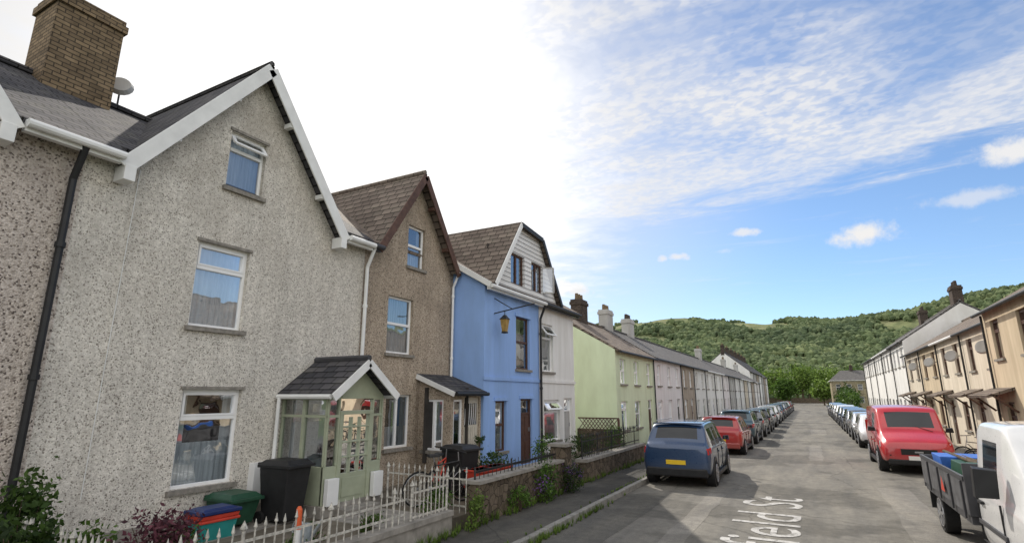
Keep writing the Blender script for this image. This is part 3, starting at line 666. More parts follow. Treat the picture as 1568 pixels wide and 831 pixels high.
shrub('garden_shrub',(-7.4,4.6,.5),(.4,.4,.25),500,.035,leafg)
shrub('garden_shrub',(-6.6,5.9,.45),(.3,.4,.2),350,.035,leafg)
shrub('garden_shrub',(-6.4,7.0,.42),(.3,.2,.2),300,.03,leafg)
shrub('garden_shrub',(-5.4,8.55,.42),(.2,.35,.38),600,.035,leafy)
shrub('garden_shrub',(-6.1,8.4,.5),(.3,.3,.35),450,.035,leafg)
shrub('garden_shrub',(-5.42,10.3,.35),(.18,.5,.3),600,.035,leafg)
shrub('garden_shrub',(-5.42,11.5,.5),(.26,.6,.45),1200,.035,leafg,leafv)
shrub('lavender',(-5.38,12.9,.42),(.28,.5,.36),1100,.03,leafd,leafv)
shrub('garden_shrub',(-6.7,11.3,.75),(.35,.8,.42),900,.04,leafd)
shrub('garden_shrub',(-6.5,13.9,.9),(.4,.5,.5),900,.04,leafg)
shrub('garden_shrub',(-6.6,16.6,.8),(.5,1.2,.5),1300,.04,leafd)
shrub('garden_shrub',(-6.3,19.2,.9),(.4,.8,.5),900,.04,leafg)
shrub('pot_plant',(-7.6,12.2,1.25),(.16,.16,.18),260,.03,leafd)
shrub('garden_shrub',(-6.9,22.4,.4),(.25,.5,.4),350,.04,leafg)
shrub('roadside_shrub',(5.6,104,1.6),(1.6,6,1.8),2600,.22,leafg)
shrub('roadside_shrub',(6.2,120,2.0),(2.0,7,2.2),2800,.25,leafd)
def weeds(name,pts,mat):
    V=[];Fc=[]
    for (x,y,z,s) in pts:
        for i in range(14):
            t=random.uniform(0,6.28);h=s*random.uniform(.5,1.2);l=s*random.uniform(.1,.7)
            j=len(V);w=.008;V+=[(x-w*math.sin(t),y+w*math.cos(t),z),(x+w*math.sin(t),y-w*math.cos(t),z),(x+l*math.cos(t),y+l*math.sin(t),z+h)];Fc.append((j,j+1,j+2))
    me=bpy.data.meshes.new(name);me.from_pydata(V,[],Fc);me.materials.append(mat);o=bpy.data.objects.new(name,me);COL.objects.link(o)
weeds('grass_weeds',[(-5.5+random.gauss(0,.05),random.uniform(5,20),.115,random.uniform(.05,.2)) for _ in range(260)]+[(-4.27+random.gauss(0,.04),random.gauss(8.5,1.8),0,random.uniform(.05,.16)) for _ in range(170)]+[(-4.44,random.uniform(4,30),.12,.06) for _ in range(90)]+[(3.88,random.uniform(8,60),.0,.1) for _ in range(60)]+[(-7.1+random.gauss(0,.06),random.uniform(22,40),.115,.15) for _ in range(80)],leafy)
# ------------------------------------------------------------------ small garden things
def wheelie(name,x,y,z,rz,body,h=.95):
    e=empty(name,(x,y,z),rz); mb=MB(); mb.tbox(0,0,.06,h-.08,.21,.25,.27,.33,body); mb.done('body',e,bevel=.02)
    mb=MB(); mb.tbox(0,-.02,h-.08,h-.03,.30,.37,.30,.37,body); mb.tbox(0,0,h-.03,h+.04,.29,.35,.22,.26,body); mb.cyl((-.27,.36,h-.02),(.27,.36,h-.02),.02,body); mb.done('lid',e,bevel=.012)
    mb=MB()
    for s in(-1,1): mb.cyl((s*.22,.26,.1),(s*.27,.26,.1),.1,tyre,seg=14)
    mb.done('wheels',e); return e
wheelie('wheelie_bin',-8.15,6.72,.3,R(95),blackp,.98); wheelie('wheelie_bin',-6.95,10.35,.3,R(80),blackp,1.0)
wheelie('garden_waste_bin',-8.6,6.1,.3,R(90),greenp,.5)
def crate(name,x,y,z,rz,body,lid=None,mid=None):
    e=empty(name,(x,y,z),rz); mb=MB(); mb.tbox(0,0,0,.30,.24,.17,.29,.21,body); mb.tbox(0,0,.26,.30,.31,.23,.31,.23,mid or body); mb.done('tub',e,bevel=.012)
    mb=MB()
    if mid: mb.tbox(0,0,.302,.36,.29,.21,.30,.22,mid)
    if lid: mb.tbox(0,0,.37,.42,.32,.24,.32,.24,lid); mb.tbox(0,0,.42,.45,.28,.2,.22,.15,lid)
    mb.done('lid',e,bevel=.01)
crate('recycling_box',-8.2,5.5,.3,R(88),teal,navy,redp); crate('recycling_box',-6.2,10.05,.61,R(85),redp); crate('recycling_box',-6.2,10.05,.3,R(85),redp)
crate('recycling_box',-6.2,10.65,.61,R(80),redp); crate('recycling_box',-6.2,10.65,.3,R(80),teal)
e=empty('marker_post',(-6.15,5.35,.3)); mb=MB(); mb.cyl((0,0,0),(0,0,.38),.045,wpaint,.04,seg=12); mb.cyl((0,0,.38),(0,0,.62),.045,orangep,.04,seg=12); mb.cyl((0,0,.62),(0,0,.66),.04,orangep,.02,seg=12); mb.done('post',e)
e=empty('watering_can',(-6.5,5.75,.3)); mb=MB(); gal=m_plain('galvanised',(.38,.42,.44),.45,.2,10,metal=.4); mb.cyl((0,0,0),(0,0,.32),.13,gal,seg=16); mb.cyl((.1,0,.08),(.3,.05,.4),.02,gal); mb.ring((-.1,0,.25),(0,1,0),.12,.012,gal,14); mb.done('can',e)
def bike(name,x,y,z,rz,col,lean=0):
    e=empty(name,(x,y,z),rz); e.rotation_euler=(0,lean,rz); mb=MB()
    for yy in(-.52,.52):
        mb.ring((0,yy,.33),(1,0,0),.32,.018,tyre); mb.ring((0,yy,.33),(1,0,0),.295,.008,alloy,18); mb.cyl((-.04,yy,.33),(.04,yy,.33),.025,alloy)
        for k in range(10):
            t=k*math.pi/5; mb.cyl((0,yy,.33),(0,yy+.3*math.cos(t),.33+.3*math.sin(t)),.0025,alloy,seg=4,cap=False)
    P=lambda a,b,r=.015,m=col: mb.cyl((0,)+a,(0,)+b,r,m)
    P((-.05,.30),(-.2,.82));P((-.05,.30),(.36,.74));P((-.18,.74),(.36,.80));P((-.05,.30),(-.52,.33),.01);P((-.18,.76),(-.52,.33),.009);P((.36,.86),(.52,.33),.012);P((-.2,.8),(-.23,.92),.012,alloy);P((.36,.8),(.33,.98),.012,alloy)
    mb.cyl((-.28,.36,1.0),(.28,.36,1.0),.012,ironb); mb.tbox(0,-.24,.92,.96,.07,.12,.06,.11,blackp); mb.cyl((-.02,-.05,.3),(.02,-.05,.3),.09,dgrey,seg=14); mb.cyl((-.1,-.05,.18),(.1,-.05,.42),.01,dgrey)
    mb.done('bike_body',e)
bike('bicycle',-7.0,9.55,.3,R(20),redp,.12); bike('bicycle',-6.7,9.3,.3,R(-25),ironb,.1)
for k in range(5): bike('bicycle',4.75+.15*(k%2),19.8+k*.9,.115,R(60+12*k),[ironb,greenp,navy,dgrey,alloy][k],.08)
# ------------------------------------------------------------------ vehicles
def ringpts(s):
    y,w,zb,zbelt,wr,zr=s
    zm=zb+(zbelt-zb)*.45; gh=zr-zbelt; wb=w*.955
    P=[(w*.82,zb),(w*.965,zb+.05),(w,zm),(w*.985,zbelt-.07),(wb,zbelt)]
    g0=(wb+(wr-wb)*.10, zbelt+gh*.10); g1=(wb+(wr-wb)*.86,zbelt+gh*.84)
    P+=[g0,g1,(wr,zr-min(.035,gh*.15)),(wr*.88,zr+.0),(0,zr+.02)]
    return y,P
def loft(name,parent,st,sideglass,topglass,paint,sub=2):
    V=[];Fc=[];M=[]
    mats=[paint,cglass,blackp]; full=[]
    for s in st:
        y,P=ringpts(s); idx=[]
        ring=[(x,z) for x,z in P]+[(-x,z) for x,z in reversed(P[:-1])]
        for x,z in ring: idx.append(len(V)); V.append((x,y,z))
        full.append(idx)
    n=len(full[0])
    for i in range(len(full)-1):
        for k in range(n):
            k2=(k+1)%n; kk=min(k,n-2-k) if k<n-1 else -1
            m=0
            if kk==-1 or kk==0: m=2
            elif kk==5 and i in sideglass: m=1
            elif kk==8 and i in topglass: m=1
            elif kk==4 and i in sideglass: m=2
            Fc.append((full[i][k],full[i][k2],full[i+1][k2],full[i+1][k])); M.append(m)
    for idx in(full[0],full[-1]):
        h=len(idx)//2
        for k in range(h):
            q=tuple(dict.fromkeys((idx[k],idx[k+1],idx[(n-2-k)%n],idx[n-1-k])))
            if len(q)>=3: Fc.append(q);M.append(0)
    me=bpy.data.meshes.new(name); me.from_pydata(V,[],Fc)
    for m in mats: me.materials.append(m)
    me.polygons.foreach_set('material_index',M)
    bm=bmesh.new();bm.from_mesh(me);bmesh.ops.recalc_face_normals(bm,faces=bm.faces);bm.to_mesh(me);bm.free()
    for p in me.polygons:p.use_smooth=True
    o=bpy.data.objects.new(name,me);COL.objects.link(o);o.parent=parent
    q=o.modifiers.new('s','SUBSURF');q.levels=sub;q.render_levels=sub
    return o
def wheel(e,x,y,r=.33,wd=.2):
    s=1 if x>0 else -1; mb=MB()
    mb.cyl((x-s*wd,y,r),(x,y,r),r,tyre,seg=28); mb.ring((x-s*.01,y,r),(1,0,0),r*.9,.025,tyre,24)
    mb.cyl((x,y,r),(x+s*.006,y,r),r*.70,dgrey,seg=24)
    for k in range(7):
        t=k*2*math.pi/7; c=Vector((x+s*.014,y,r)); d=Vector((0,math.cos(t),math.sin(t)))
        mb.bar(c+d*.04,c+d*r*.68,(1,0,0),.018,.045,alloy)
    mb.ring((x+s*.01,y,r),(1,0,0),r*.68,.012,alloy,24); mb.cyl((x,y,r),(x+s*.025,y,r),.05,alloy,seg=12)
    mb.done('wheel',e)
def car(name,x,y,paint,kind='hatch',face=1,hs=1.0,ls=1.0,black_arch=False,ws=1.0):
    e=empty(name,(x,y,0.0),0 if face==1 else math.pi); e.rotation_euler[2]+=R(random.uniform(-.8,.8)); e.scale=(ws,1,ws if ws>1 else 1)
    h=hs
    if kind=='van':
        st=[(0,.80,.40,1.0,.74,1.72),(.05,.86,.32,1.05,.79,1.80),(.12,.90,.28,1.08,.80,1.83),(.6,.92,.26,1.10,.80,1.87),(2.0,.92,.25,1.10,.80,1.88),(2.1,.92,.25,1.10,.80,1.88),(2.85,.92,.25,1.08,.76,1.82),(2.95,.92,.25,1.07,.76,1.78),(3.55,.91,.25,1.0,.76,1.16),(3.65,.90,.25,.98,.74,1.10),(4.12,.87,.27,.84,.72,.95),(4.26,.80,.30,.70,.66,.82),(4.31,.72,.36,.6,.6,.7)]
        sg={5};tg={7};L=4.31; wh=(.82,3.52)
    else:
        st=[(0,.78,.42,.86,.68,.95),(.04,.84,.33,.92,.73,1.02),(.12,.895,.28,.95,.77,1.08),(.20,.91,.27,.97,.77,1.13),(.50,.92,.25,1.0,.70,1.53),(.62,.92,.24,1.0,.69,1.57),(.95,.92,.23,1.0,.68,1.59),(1.38,.92,.23,.99,.68,1.60),(1.44,.92,.23,.99,.68,1.60),(2.22,.92,.23,.97,.68,1.60),(2.29,.92,.23,.97,.68,1.595),(2.85,.92,.23,.96,.66,1.55),(3.0,.92,.23,.955,.65,1.50),(3.55,.91,.24,.92,.70,1.06),(3.66,.90,.24,.90,.70,1.0),(4.05,.87,.26,.80,.68,.90),(4.22,.78,.30,.66,.60,.76),(4.26,.68,.36,.58,.52,.66)]
        sg={6,8,10,5};tg={3,12};L=4.26; wh=(.78,3.42)
    st=[(a*ls-L*ls/2,w,zb,zt*h,wr,zr*h) for a,w,zb,zt,wr,zr in st]
    loft('body',e,st,sg,tg,paint)
    L2=L*ls/2
    A=MB()
    for yy in wh:
        for s in(-1,1):
            wy=yy*ls-L2
            A.cyl((s*.70,wy,.35),(s*(.925 if black_arch else .912),wy,.35),.415 if black_arch else .385,blackp,seg=28)
            wheel(e,s*.925 if not black_arch else s*.932,wy)
    A.done('wheel_arches',e)
    D=MB()
    D.box(-.93,-.86,-L2+.95*ls+.3,L2-1.2*ls,.2,.30,blackp);D.box(.86,.93,-L2+.95*ls+.3,L2-1.2*ls,.2,.30,blackp)
    lowr=MB(); lowr.tbox(0,-L2+.12,.27,.50,.80,.13,.80,.14,blackp if black_arch else paint); lowr.tbox(0,L2-.12,.25,.42,.74,.12,.74,.13,blackp)
    lowr.done('bumpers',e,bevel=.04)
    for s in(-1,1):
        zl=.82*h if kind!='van' else 1.0
        if kind=='van':
            D.box(min(s*.80,s*.885),max(s*.80,s*.885),-L2+.02,-L2+.14,.85,1.35,redl)
        else:
            D.hexa([(s*.52,-L2+.035,zl),(s*.86,-L2+.06,zl),(s*.905,-L2+.26,zl+.04),(s*.6,-L2+.26,zl)],[(s*.52,-L2+.05,zl+.10),(s*.84,-L2+.08,zl+.16),(s*.90,-L2+.32,zl+.18),(s*.6,-L2+.26,zl+.12)],redl)
        zh=.64*h if kind!='van' else .70
        D.hexa([(s*.46,L2-.06,zh),(s*.76,L2-.10,zh),(s*.88,L2-.38,zh+.03),(s*.5,L2-.35,zh)],[(s*.46,L2-.10,zh+.12),(s*.76,L2-.17,zh+.16),(s*.87,L2-.46,zh+.19),(s*.5,L2-.35,zh+.13)],headl)
        my=(2.95 if kind!='van' else 3.15)*ls-L2; mz=1.02*h if kind!='van' else 1.12
        D.hexa([(s*.86,my,mz),(s*1.06,my-.04,mz),(s*1.06,my+.05,mz),(s*.86,my+.05,mz)],[(s*.88,my,mz+.12),(s*1.05,my-.04,mz+.14),(s*1.04,my+.06,mz+.12),(s*.88,my+.06,mz+.1)],blackp if kind=='van' else paint)
        D.box(min(s*.89,s*1.04),max(s*.89,s*1.04),my-.055,my-.045,mz+.02,mz+.12,cglass)
        for yy in((1.42,2.27) if kind!='van' else (2.05,2.9)):
            D.box(min(s*.90,s*.9235),max(s*.90,s*.9235),yy*ls-L2-.006,yy*ls-L2+.006,.33,.90*h,blackp)
            D.box(min(s*.91,s*.945),max(s*.91,s*.945),yy*ls-L2+.08,yy*ls-L2+.24,.80*h,.83*h,paint)
        if black_arch: D.bar((s*.62,.7*ls-L2,1.625*h),(s*.62,2.7*ls-L2,1.62*h),(0,0,1),.03,.03,alloy)
    D.box(-.26,.26,-L2-.012,-L2+.06,.56*h,.67*h,platey); D.box(-.26,.26,L2-.06,L2+.012,.40,.51,platew)
    D.box(-.42,.42,L2-.08,L2+.004,.54,.66 if kind!='van' else .70,blackp); D.box(-.10,.10,L2-.06,L2+.012,.60*h,.64*h,alloy)
    if kind!='van':
        D.box(-.66,.66,.44*ls-L2,.56*ls-L2,1.555*h,1.585*h,paint); D.bar((-.45,-L2+.02,.69*h),(.45,-L2+.02,.69*h),(0,1,0),.012,.025,alloy)
    D.cyl((.0,.24-L2,1.10*h),(.32,.31-L2,1.20*h),.009,blackp)
    if kind=='van':
        D.bar((-.5,3.6*ls-L2,1.16),(.1,3.35*ls-L2,1.36),(0,1,1),.012,.015,blackp); D.box(-.7,.7,L2-.16,L2-.02,.50,.535,blackp)
        D.bar((-.55,L2-.25,.915),(-.45,3.66*ls-L2,1.09),(1,0,0),.01,.012,blackp); D.bar((.55,L2-.25,.915),(.45,3.66*ls-L2,1.09),(1,0,0),.01,.012,blackp)
    D.done('trim',e,bevel=.008)
    return e
pt=lambda n,c,m=0.0: m_paint('paint_'+n,c,.28,m)
p_blue=pt('dark_blue',(.022,.055,.13),.2); p_red=pt('red',(.42,.025,.02)); p_grey=pt('grey',(.16,.17,.18),.5); p_black=pt('black',(.018,.02,.022)); p_white=pt('white',(.78,.78,.78)); p_silver=pt('silver',(.45,.46,.47),.6); p_teal=pt('dark_teal',(.04,.09,.12),.3)
p_vred=pt('van_red',(.56,.022,.03))
car('parked_suv',-3.42,17.7,p_blue,'suv',1,1.04,1.03,True)
car('parked_hatchback',-3.5,26.6,p_red,'hatch',1,.95,1.0)
car('parked_suv',-3.5,32.4,p_teal,'suv',1,1.03,1.03,True)
yy=38.0
for k,(c,h) in enumerate([(p_grey,.97),(p_black,.95),(p_silver,.92),(p_white,.95),(p_silver,.93),(p_blue,.95),(p_silver,.93),(p_grey,.95),(p_black,.95),(p_white,.95),(p_red,.95),(p_grey,.95)]):
    car('parked_car',-3.45,yy,c,'hatch',1,h,random.uniform(.93,1.02)); yy+=random.choice([5.2,5.6,6.2])
car('red_van',2.78,23.6,p_vred,'van',-1,1.0,1.08,False,1.1)
yy=32.5
for k,(c,h) in enumerate([(p_white,.95),(p_silver,.93),(p_black,.95),(p_blue,.95),(p_grey,.95),(p_white,.98),(p_silver,.95),(p_black,.95),(p_white,.93),(p_blue,.95)]):
    car('parked_car',2.75,yy,c,'hatch',-1,h,random.uniform(.93,1.02)); yy+=random.choice([5.1,5.6,6.4])
# white flatbed truck
e=empty('flatbed_truck',(2.85,10.15,0),math.pi)
st=[(0,.95,.44,1.14,.80,1.98),(.015,.955,.42,1.14,.81,2.0),(.08,.965,.38,1.14,.81,2.03),(.16,.97,.36,1.14,.81,2.05),(.2,.97,.36,1.14,.81,2.06),(1.1,.97,.36,1.12,.80,2.05),(1.16,.97,.36,1.12,.80,2.04),(1.24,.97,.36,1.12,.79,2.0),(1.9,.96,.36,1.08,.80,1.26),(2.0,.955,.36,1.05,.80,1.17),(2.4,.92,.38,.90,.78,1.0),(2.56,.84,.42,.75,.7,.85),(2.6,.74,.46,.7,.6,.78)]
loft('cab',e,st,{4},{7},p_white)
mb=MB(); mb.box(-.35,.35,-3.5,2.2,.45,.62,dgrey)
for s in(-1,1):
    for a,b_,c0,c1 in((.13,.142,.5,1.12),(1.2,1.212,.5,1.1)): mb.box(min(s*.955,s*.978),max(s*.955,s*.978),a,b_,c0,c1,blackp)
    mb.box(min(s*.955,s*.978),max(s*.955,s*.978),.143,1.199,.49,.502,blackp)
    mb.box(min(s*.96,s*1.0),max(s*.96,s*1.0),.25,.43,.98,1.02,blackp); mb.box(min(s*.955,s*.985),max(s*.955,s*.985),.1,1.3,.70,.76,dgrey)
    mb.hexa([(s*.97,1.22,1.18),(s*1.2,1.17,1.18),(s*1.2,1.29,1.18),(s*.97,1.29,1.18)],[(s*.95,1.22,1.52),(s*1.18,1.17,1.54),(s*1.18,1.29,1.52),(s*.95,1.29,1.5)],blackp)
mb.done('chassis_and_mirrors',e,bevel=.008)
alu=m_plain('grey_dropside',(.10,.10,.105),.55,.35,7)
mb=MB(); mb.box(-1.02,1.02,-3.6,-.12,.62,.74,dgrey)
mb.box(-1.04,-1.0,-3.6,-.12,.74,1.26,alu); mb.box(1.0,1.04,-3.6,-.12,.74,1.26,alu); mb.box(-1.04,1.04,-3.64,-3.6,.66,1.26,alu); mb.box(-1.04,1.04,-.12,-.06,.74,1.45,dgrey)
for yy2 in(-2.9,-2.0,-1.1,-.3):
    mb.box(1.04,1.065,yy2-.03,yy2+.03,.68,1.19,dgrey); mb.box(-1.065,-1.04,yy2-.03,yy2+.03,.68,1.19,dgrey)
for s in(-1,1): mb.box(min(s*1.042,s*1.055),max(s*1.042,s*1.055),-3.6,-.12,1.2,1.27,dgrey)
mb.done('flatbed_body',e,bevel=.008)
mb=MB(); mb.poly([(1.07,-1.75,.86),(1.07,-1.45,.86),(1.07,-1.6,1.10)],redp); mb.done('warning_triangle',e)
mb=MB(); mb.tbox(.55,-1.5,.78,1.34,.35,.5,.3,.4,greenp); mb.tbox(.6,-2.5,.78,1.36,.3,.35,.36,.4,bluep); mb.tbox(-.4,-2.2,.78,1.38,.35,.8,.3,.7,conc); mb.tbox(.65,-.6,.78,1.40,.25,.3,.2,.25,greenp)
for k in range(5): mb.cyl((.1+k*.15,-3.3,1.2+.04*k),(.3+k*.1,-.4,1.38),.03,bark)
mb.done('load',e,bevel=.04)
for yy2 in(1.95,-2.75):
    for s in(-1,1): wheel(e,s*.97,yy2,.34)
mb=MB()
for s in(-1,1): mb.cyl((s*.7,1.95,.36),(s*.965,1.95,.36),.42,blackp,seg=24); mb.box(min(s*.7,s*1.0),max(s*.7,s*1.0),-3.5,-3.45,.3,.62,blackp)
mb.done('mudguards',e)
# ------------------------------------------------------------------ hills
ell=[(-70,5),(-30,7),(-18,7.8),(-13,7.4),(-8,6.4),(-2,6.4),(3,6.5),(8,7.0),(10.5,7.3),(15,7.0),(25,6),(70,5)]
def ridge_el(a): return float(np.interp(a,[p[0] for p in ell],[p[1] for p in ell]))
def hz(az,r):
    Rr=900; top=math.tan(R(ridge_el(az)))*Rr+2.4
    t=min(1,max(0,(r-260)/(Rr-260))); s=t*t*(3-2*t)
    x=-math.sin(R(az))*r;y=math.cos(R(az))*r
    z=top*(.25*t+.75*s)
    if r>Rr: z=top-(r-Rr)*.06
    z+=(noise.fractal(Vector((x/160,y/160,3)),1.0,2.0,4))*14*min(1,t*2)*(.35 if t>.9 else 1)
    return x,y,z-.5*(1-min(1,t*10))
V=[];Fc=[];na=300;nr=70
for j in range(nr):
    r=240+(j/(nr-1))*1200
    for i in range(na): V.append(hz(-70+140*i/(na-1),r))
for j in range(nr-1):
    for i in range(na-1): a=j*na+i; Fc.append((a,a+1,a+na+1,a+na))
me=bpy.data.meshes.new('hill');me.from_pydata(V,[],Fc)
for p in me.polygons:p.use_smooth=True
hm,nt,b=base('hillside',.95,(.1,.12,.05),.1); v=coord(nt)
c=ramp(nt,noi(nt,v,.012,8,.7),[(.35,(.11,.135,.07)),(.5,(.17,.19,.09)),(.62,(.25,.24,.14)),(.75,(.15,.165,.085))])  # paler tones: distance haze painted into the hill colour
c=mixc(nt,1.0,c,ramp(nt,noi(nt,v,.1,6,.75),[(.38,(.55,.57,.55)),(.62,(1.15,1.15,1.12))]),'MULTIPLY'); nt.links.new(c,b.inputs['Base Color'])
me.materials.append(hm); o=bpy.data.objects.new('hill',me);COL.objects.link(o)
bm=bmesh.new(); bmesh.ops.create_icosphere(bm,subdivisions=1,radius=1); iv=np.array([v.co[:] for v in bm.verts]); iff=np.array([[v.index for v in f.verts] for f in bm.faces]); bm.free()
VV=[];FF=[];cnt=0
for _ in range(24000):
    az=random.uniform(-28,20); r=260+650*random.random()**.8
    x,y,z=hz(az,r); t=(r-260)/640
    dn=noise.fractal(Vector((x/70,y/70,9)),1.0,2.0,4)+.20
    if t>.66 and az>1: dn-=.72*min(1,(az-1)/3)
    if t<.15: dn+=.3
    if dn<random.uniform(-.15,.15): continue
    s=random.uniform(1.8,4.2)*(.7+.35*(r/600))
    for q in range(2):
        s2=s*random.uniform(.6,1)
        k=iv*np.array([s2,s2,s2*random.uniform(.8,1.3)])*(1+np.random.uniform(-.3,.3,(len(iv),1)))+np.array([x+random.uniform(-.6,.6)*s,y+random.uniform(-.6,.6)*s,z+s*random.uniform(.4,.9)])
        VV.append(k);FF.append(iff+cnt*len(iv));cnt+=1
VV=np.concatenate(VV);FF=np.concatenate(FF)
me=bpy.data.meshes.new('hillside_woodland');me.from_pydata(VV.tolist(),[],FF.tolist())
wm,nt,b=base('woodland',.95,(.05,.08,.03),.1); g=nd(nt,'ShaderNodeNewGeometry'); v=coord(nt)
c=ramp(nt,g.outputs['Random Per Island'],[(0,(.07,.095,.055)),(.5,(.10,.135,.07)),(1,(.155,.185,.10))])  # tree greens lightened, air haze put into the base colour
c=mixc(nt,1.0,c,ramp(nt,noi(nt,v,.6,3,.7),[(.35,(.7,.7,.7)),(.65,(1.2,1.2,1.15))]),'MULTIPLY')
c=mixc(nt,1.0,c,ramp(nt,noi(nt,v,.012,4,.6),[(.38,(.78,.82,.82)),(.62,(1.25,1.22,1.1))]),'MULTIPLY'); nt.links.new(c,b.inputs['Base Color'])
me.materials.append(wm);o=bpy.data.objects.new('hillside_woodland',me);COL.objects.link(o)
def tree(name,x,y,h,rad,mat,n=2200):
    e=empty(name); mb=MB(); mb.cyl((x,y,-.1),(x,y,h*.45),h*.035,bark,h*.022,seg=8)
    for k in range(7):
        t=k*.9+random.random();z0=h*random.uniform(.25,.45)
        mb.cyl((x,y,z0),(x+math.cos(t)*rad*.6,y+math.sin(t)*rad*.6,h*random.uniform(.55,.8)),h*.014,bark,h*.004,seg=6)
    mb.done('trunk',e); leafmass('crown',(x,y,h*.6),(rad,rad,h*.42),n,.38,mat,e,flat=.7)
for x,y,h,rd,mt in((-9,196,11,5,leafy),(-2,205,12,5,leafy),(4,212,11,5,leafy),(9,204,9,4.5,leafy),(14,215,12,5,leafg),(-16,210,12,6,leafg),(20,190,11,5,leafg),(-24,215,13,6,leafd),(-4,225,14,6,leafg),(28,215,12,6,leafd),(0,240,13,6,leafg),(8,238,13,6,leafy),(3,158,6,3,leafy),(15,165,9,4.5,leafg),(-6,170,7,3.2,leafg)):
    tree('broadleaf_tree',x,y,h,rd,mt)
mb=MB(); mb.box(-12,9,199,199.4,-.05,1.6,rubble); mb.done('end_wall')
# ------------------------------------------------------------------ sky + sun
SAZ,SEL=42,41
sd=Vector((-math.sin(R(SAZ))*math.cos(R(SEL)),math.cos(R(SAZ))*math.cos(R(SEL)),math.sin(R(SEL))))
sun=bpy.data.lights.new('sun','SUN'); sun.energy=4.2; sun.angle=R(.6); sun.color=(1,.93,.83)
so=bpy.data.objects.new('sun',sun);COL.objects.link(so); so.rotation_euler=(-sd).to_track_quat('-Z','Y').to_euler()
w=bpy.data.worlds.new('World'); sc.world=w; w.use_nodes=True; nt=w.node_tree
for n in list(nt.nodes): nt.nodes.remove(n)
def M(op,a,b=None,c=None,clamp=False):
    n=nt.nodes.new('ShaderNodeMath'); n.operation=op; n.use_clamp=clamp
    for i,x in enumerate((a,b,c)):
        if x is None: continue
        if isinstance(x,(int,float)): n.inputs[i].default_value=x
        else: nt.links.new(x,n.inputs[i])
    return n.outputs[0]
def SS(v,a,b,lo=0,hi=1):
    n=nt.nodes.new('ShaderNodeMapRange'); n.interpolation_type='SMOOTHSTEP'; nt.links.new(v,n.inputs[0])
    for i,x in enumerate((a,b,lo,hi)): n.inputs[i+1].default_value=x
    return n.outputs[0]
tc=nt.nodes.new('ShaderNodeTexCoord'); nv=nt.nodes.new('ShaderNodeVectorMath');nv.operation='NORMALIZE'; nt.links.new(tc.outputs['Generated'],nv.inputs[0])
sp=nt.nodes.new('ShaderNodeSeparateXYZ'); nt.links.new(nv.outputs[0],sp.inputs[0]); X,Y,Z=sp.outputs
az=M('MULTIPLY',M('ARCTAN2',M('MULTIPLY',X,-1),Y),57.2958); el=M('MULTIPLY',M('ARCSINE',Z),57.2958)
zz=M('MAXIMUM',Z,.04); cb=nt.nodes.new('ShaderNodeCombineXYZ'); nt.links.new(M('DIVIDE',X,zz),cb.inputs[0]); nt.links.new(M('DIVIDE',Y,zz),cb.inputs[1]); PL=cb.outputs[0]
def wn(vec,scale,detail=5,rough=.6,dist=0,map=None):
    if map:
        mp=nt.nodes.new('ShaderNodeMapping'); mp.inputs['Scale'].default_value=map[0]; mp.inputs['Rotation'].default_value=(0,0,map[1]); nt.links.new(vec,mp.inputs[0]); vec=mp.outputs[0]
    n=nt.nodes.new('ShaderNodeTexNoise'); n.inputs['Scale'].default_value=scale;n.inputs['Detail'].default_value=detail;n.inputs['Roughness'].default_value=rough;n.inputs['Distortion'].default_value=dist
    nt.links.new(vec,n.inputs['Vector']); return n.outputs['Fac']
n1=wn(PL,1.3,4,.6); fine=wn(PL,20,2,.55,.3,((1,1.15,1),R(25))); mid=wn(PL,3.6,4,.62,.3); wisp=wn(PL,1.6,6,.65,.6,((.8,1.9,1),R(-35)))
e2=M('ADD',el,M('MULTIPLY',M('SUBTRACT',n1,.5),14))
up=SS(e2,18,24.5)
d1=M('DIVIDE',M('SUBTRACT',az,46),22); d2=M('DIVIDE',M('SUBTRACT',el,25),20)
dr=M('SQRT',M('ADD',M('MULTIPLY',d1,d1),M('MULTIPLY',d2,d2)))
dd=M('ADD',dr,M('MULTIPLY',M('SUBTRACT',mid,.5),.7))
halo=SS(dd,1.55,.78)
haze=M('MULTIPLY',SS(dr,2.3,1.0),.50)
tex=M('ADD',M('MULTIPLY',SS(fine,.38,.62),.5),M('MULTIPLY',SS(mid,.34,.62),.50))
cov=M('MULTIPLY',SS(az,-15,-3,.32,.95),SS(wisp,.34,.56,.35,1.0))
upd=M('MULTIPLY',M('MULTIPLY',up,cov),M('ADD',.28,M('MULTIPLY',tex,.68)),None,True)
line=M('ADD',21.3,M('MULTIPLY',M('SUBTRACT',10,az),.08))
bd=M('ABSOLUTE',M('ADD',M('SUBTRACT',el,line),M('MULTIPLY',M('SUBTRACT',wisp,.5),12)))
band=M('MULTIPLY',SS(bd,4.2,.6),M('ADD',.42,M('MULTIPLY',tex,.42)))
low=M('MULTIPLY',SS(wisp,.54,.78),M('MULTIPLY',SS(el,5,14),.22))
back=M('MAXIMUM',SS(az,95,120),SS(az,-50,-80))  # unseen cloud behind and right of camera, added to fill shaded facades
side=M('MULTIPLY',M('MAXIMUM',SS(az,52,66),back),M('ADD',.78,M('MULTIPLY',SS(mid,.35,.65),.22)))
cn=wn(nv.outputs[0],22,5,.65)
den=M('MAXIMUM',M('MAXIMUM',M('MAXIMUM',halo,upd),M('MAXIMUM',low,band)),side)
den=M('SUBTRACT',1,M('MULTIPLY',M('SUBTRACT',1,den),M('SUBTRACT',1,haze)))
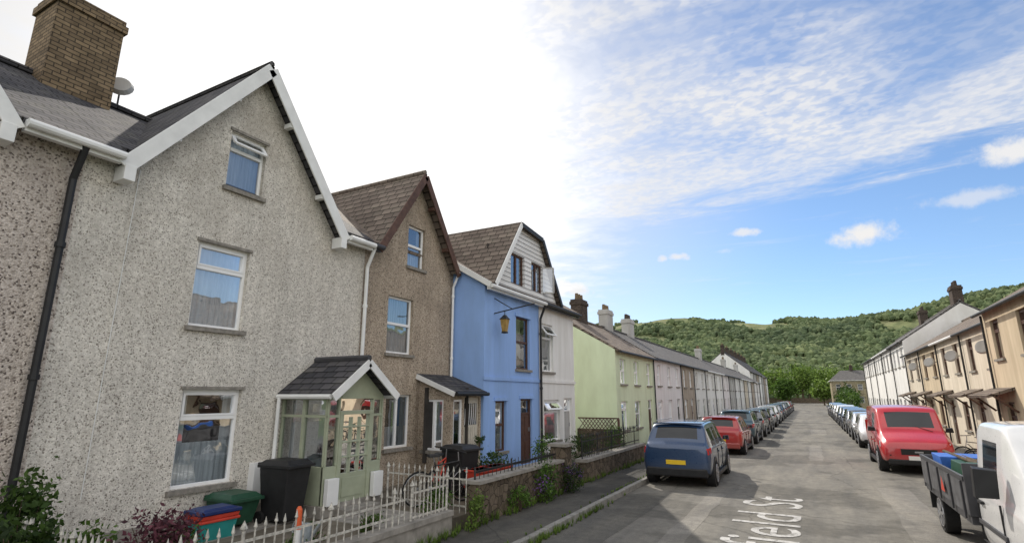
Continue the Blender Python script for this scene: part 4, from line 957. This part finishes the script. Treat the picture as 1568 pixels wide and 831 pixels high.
for a0,e0,sa,se,k in((-6.4,14.3,2.4,1.2,1),(4.2,15.8,1.6,.5,.8),(10.9,14.0,1.4,.55,.85),(12.3,13.9,.8,.5,.8),(-16.8,18.8,3.2,1.2,.95),(-14.5,15.8,4.5,.7,.55),(22.5,11.2,3.2,1.3,.95),(6.2,14.2,1.6,.5,.4)):
    q1=M('DIVIDE',M('SUBTRACT',az,a0),sa);q2=M('DIVIDE',M('SUBTRACT',el,e0),se)
    q=M('ADD',M('SQRT',M('ADD',M('MULTIPLY',q1,q1),M('MULTIPLY',q2,q2))),M('MULTIPLY',M('SUBTRACT',cn,.5),2.6))
    den=M('MAXIMUM',den,SS(q,1.2,.2,0,k))
sky=nt.nodes.new('ShaderNodeTexSky'); sky.sky_type='NISHITA'; sky.sun_disc=False; sky.sun_elevation=R(SEL); sky.sun_rotation=R(-SAZ); sky.air_density=1.0; sky.dust_density=.1; sky.ozone_density=4.5
b1=nt.nodes.new('ShaderNodeBackground'); nt.links.new(sky.outputs[0],b1.inputs[0]); b1.inputs[1].default_value=.15
b2=nt.nodes.new('ShaderNodeBackground'); b2.inputs[0].default_value=(1,.985,.97,1)
br=M('ADD',.90,M('ADD',M('MULTIPLY',halo,.35),M('MULTIPLY',back,.50))); nt.links.new(br,b2.inputs[1])  # back term brightens the unseen cloud further as added fill light
mx=nt.nodes.new('ShaderNodeMixShader'); nt.links.new(den,mx.inputs[0]);nt.links.new(b1.outputs[0],mx.inputs[1]);nt.links.new(b2.outputs[0],mx.inputs[2])
ow=nt.nodes.new('ShaderNodeOutputWorld'); nt.links.new(mx.outputs[0],ow.inputs[0])
# ------------------------------------------------------------------ camera
cd=bpy.data.cameras.new('camera'); cd.sensor_width=36; cd.lens=18.71; cd.clip_end=6000; cd.clip_start=.05
co=bpy.data.objects.new('camera',cd); COL.objects.link(co); co.location=(0,0,2.4); co.rotation_euler=(R(90+13.1),0,R(28.6)); sc.camera=co
sc.view_settings.view_transform='Standard'; sc.view_settings.look='None'; sc.view_settings.exposure=0
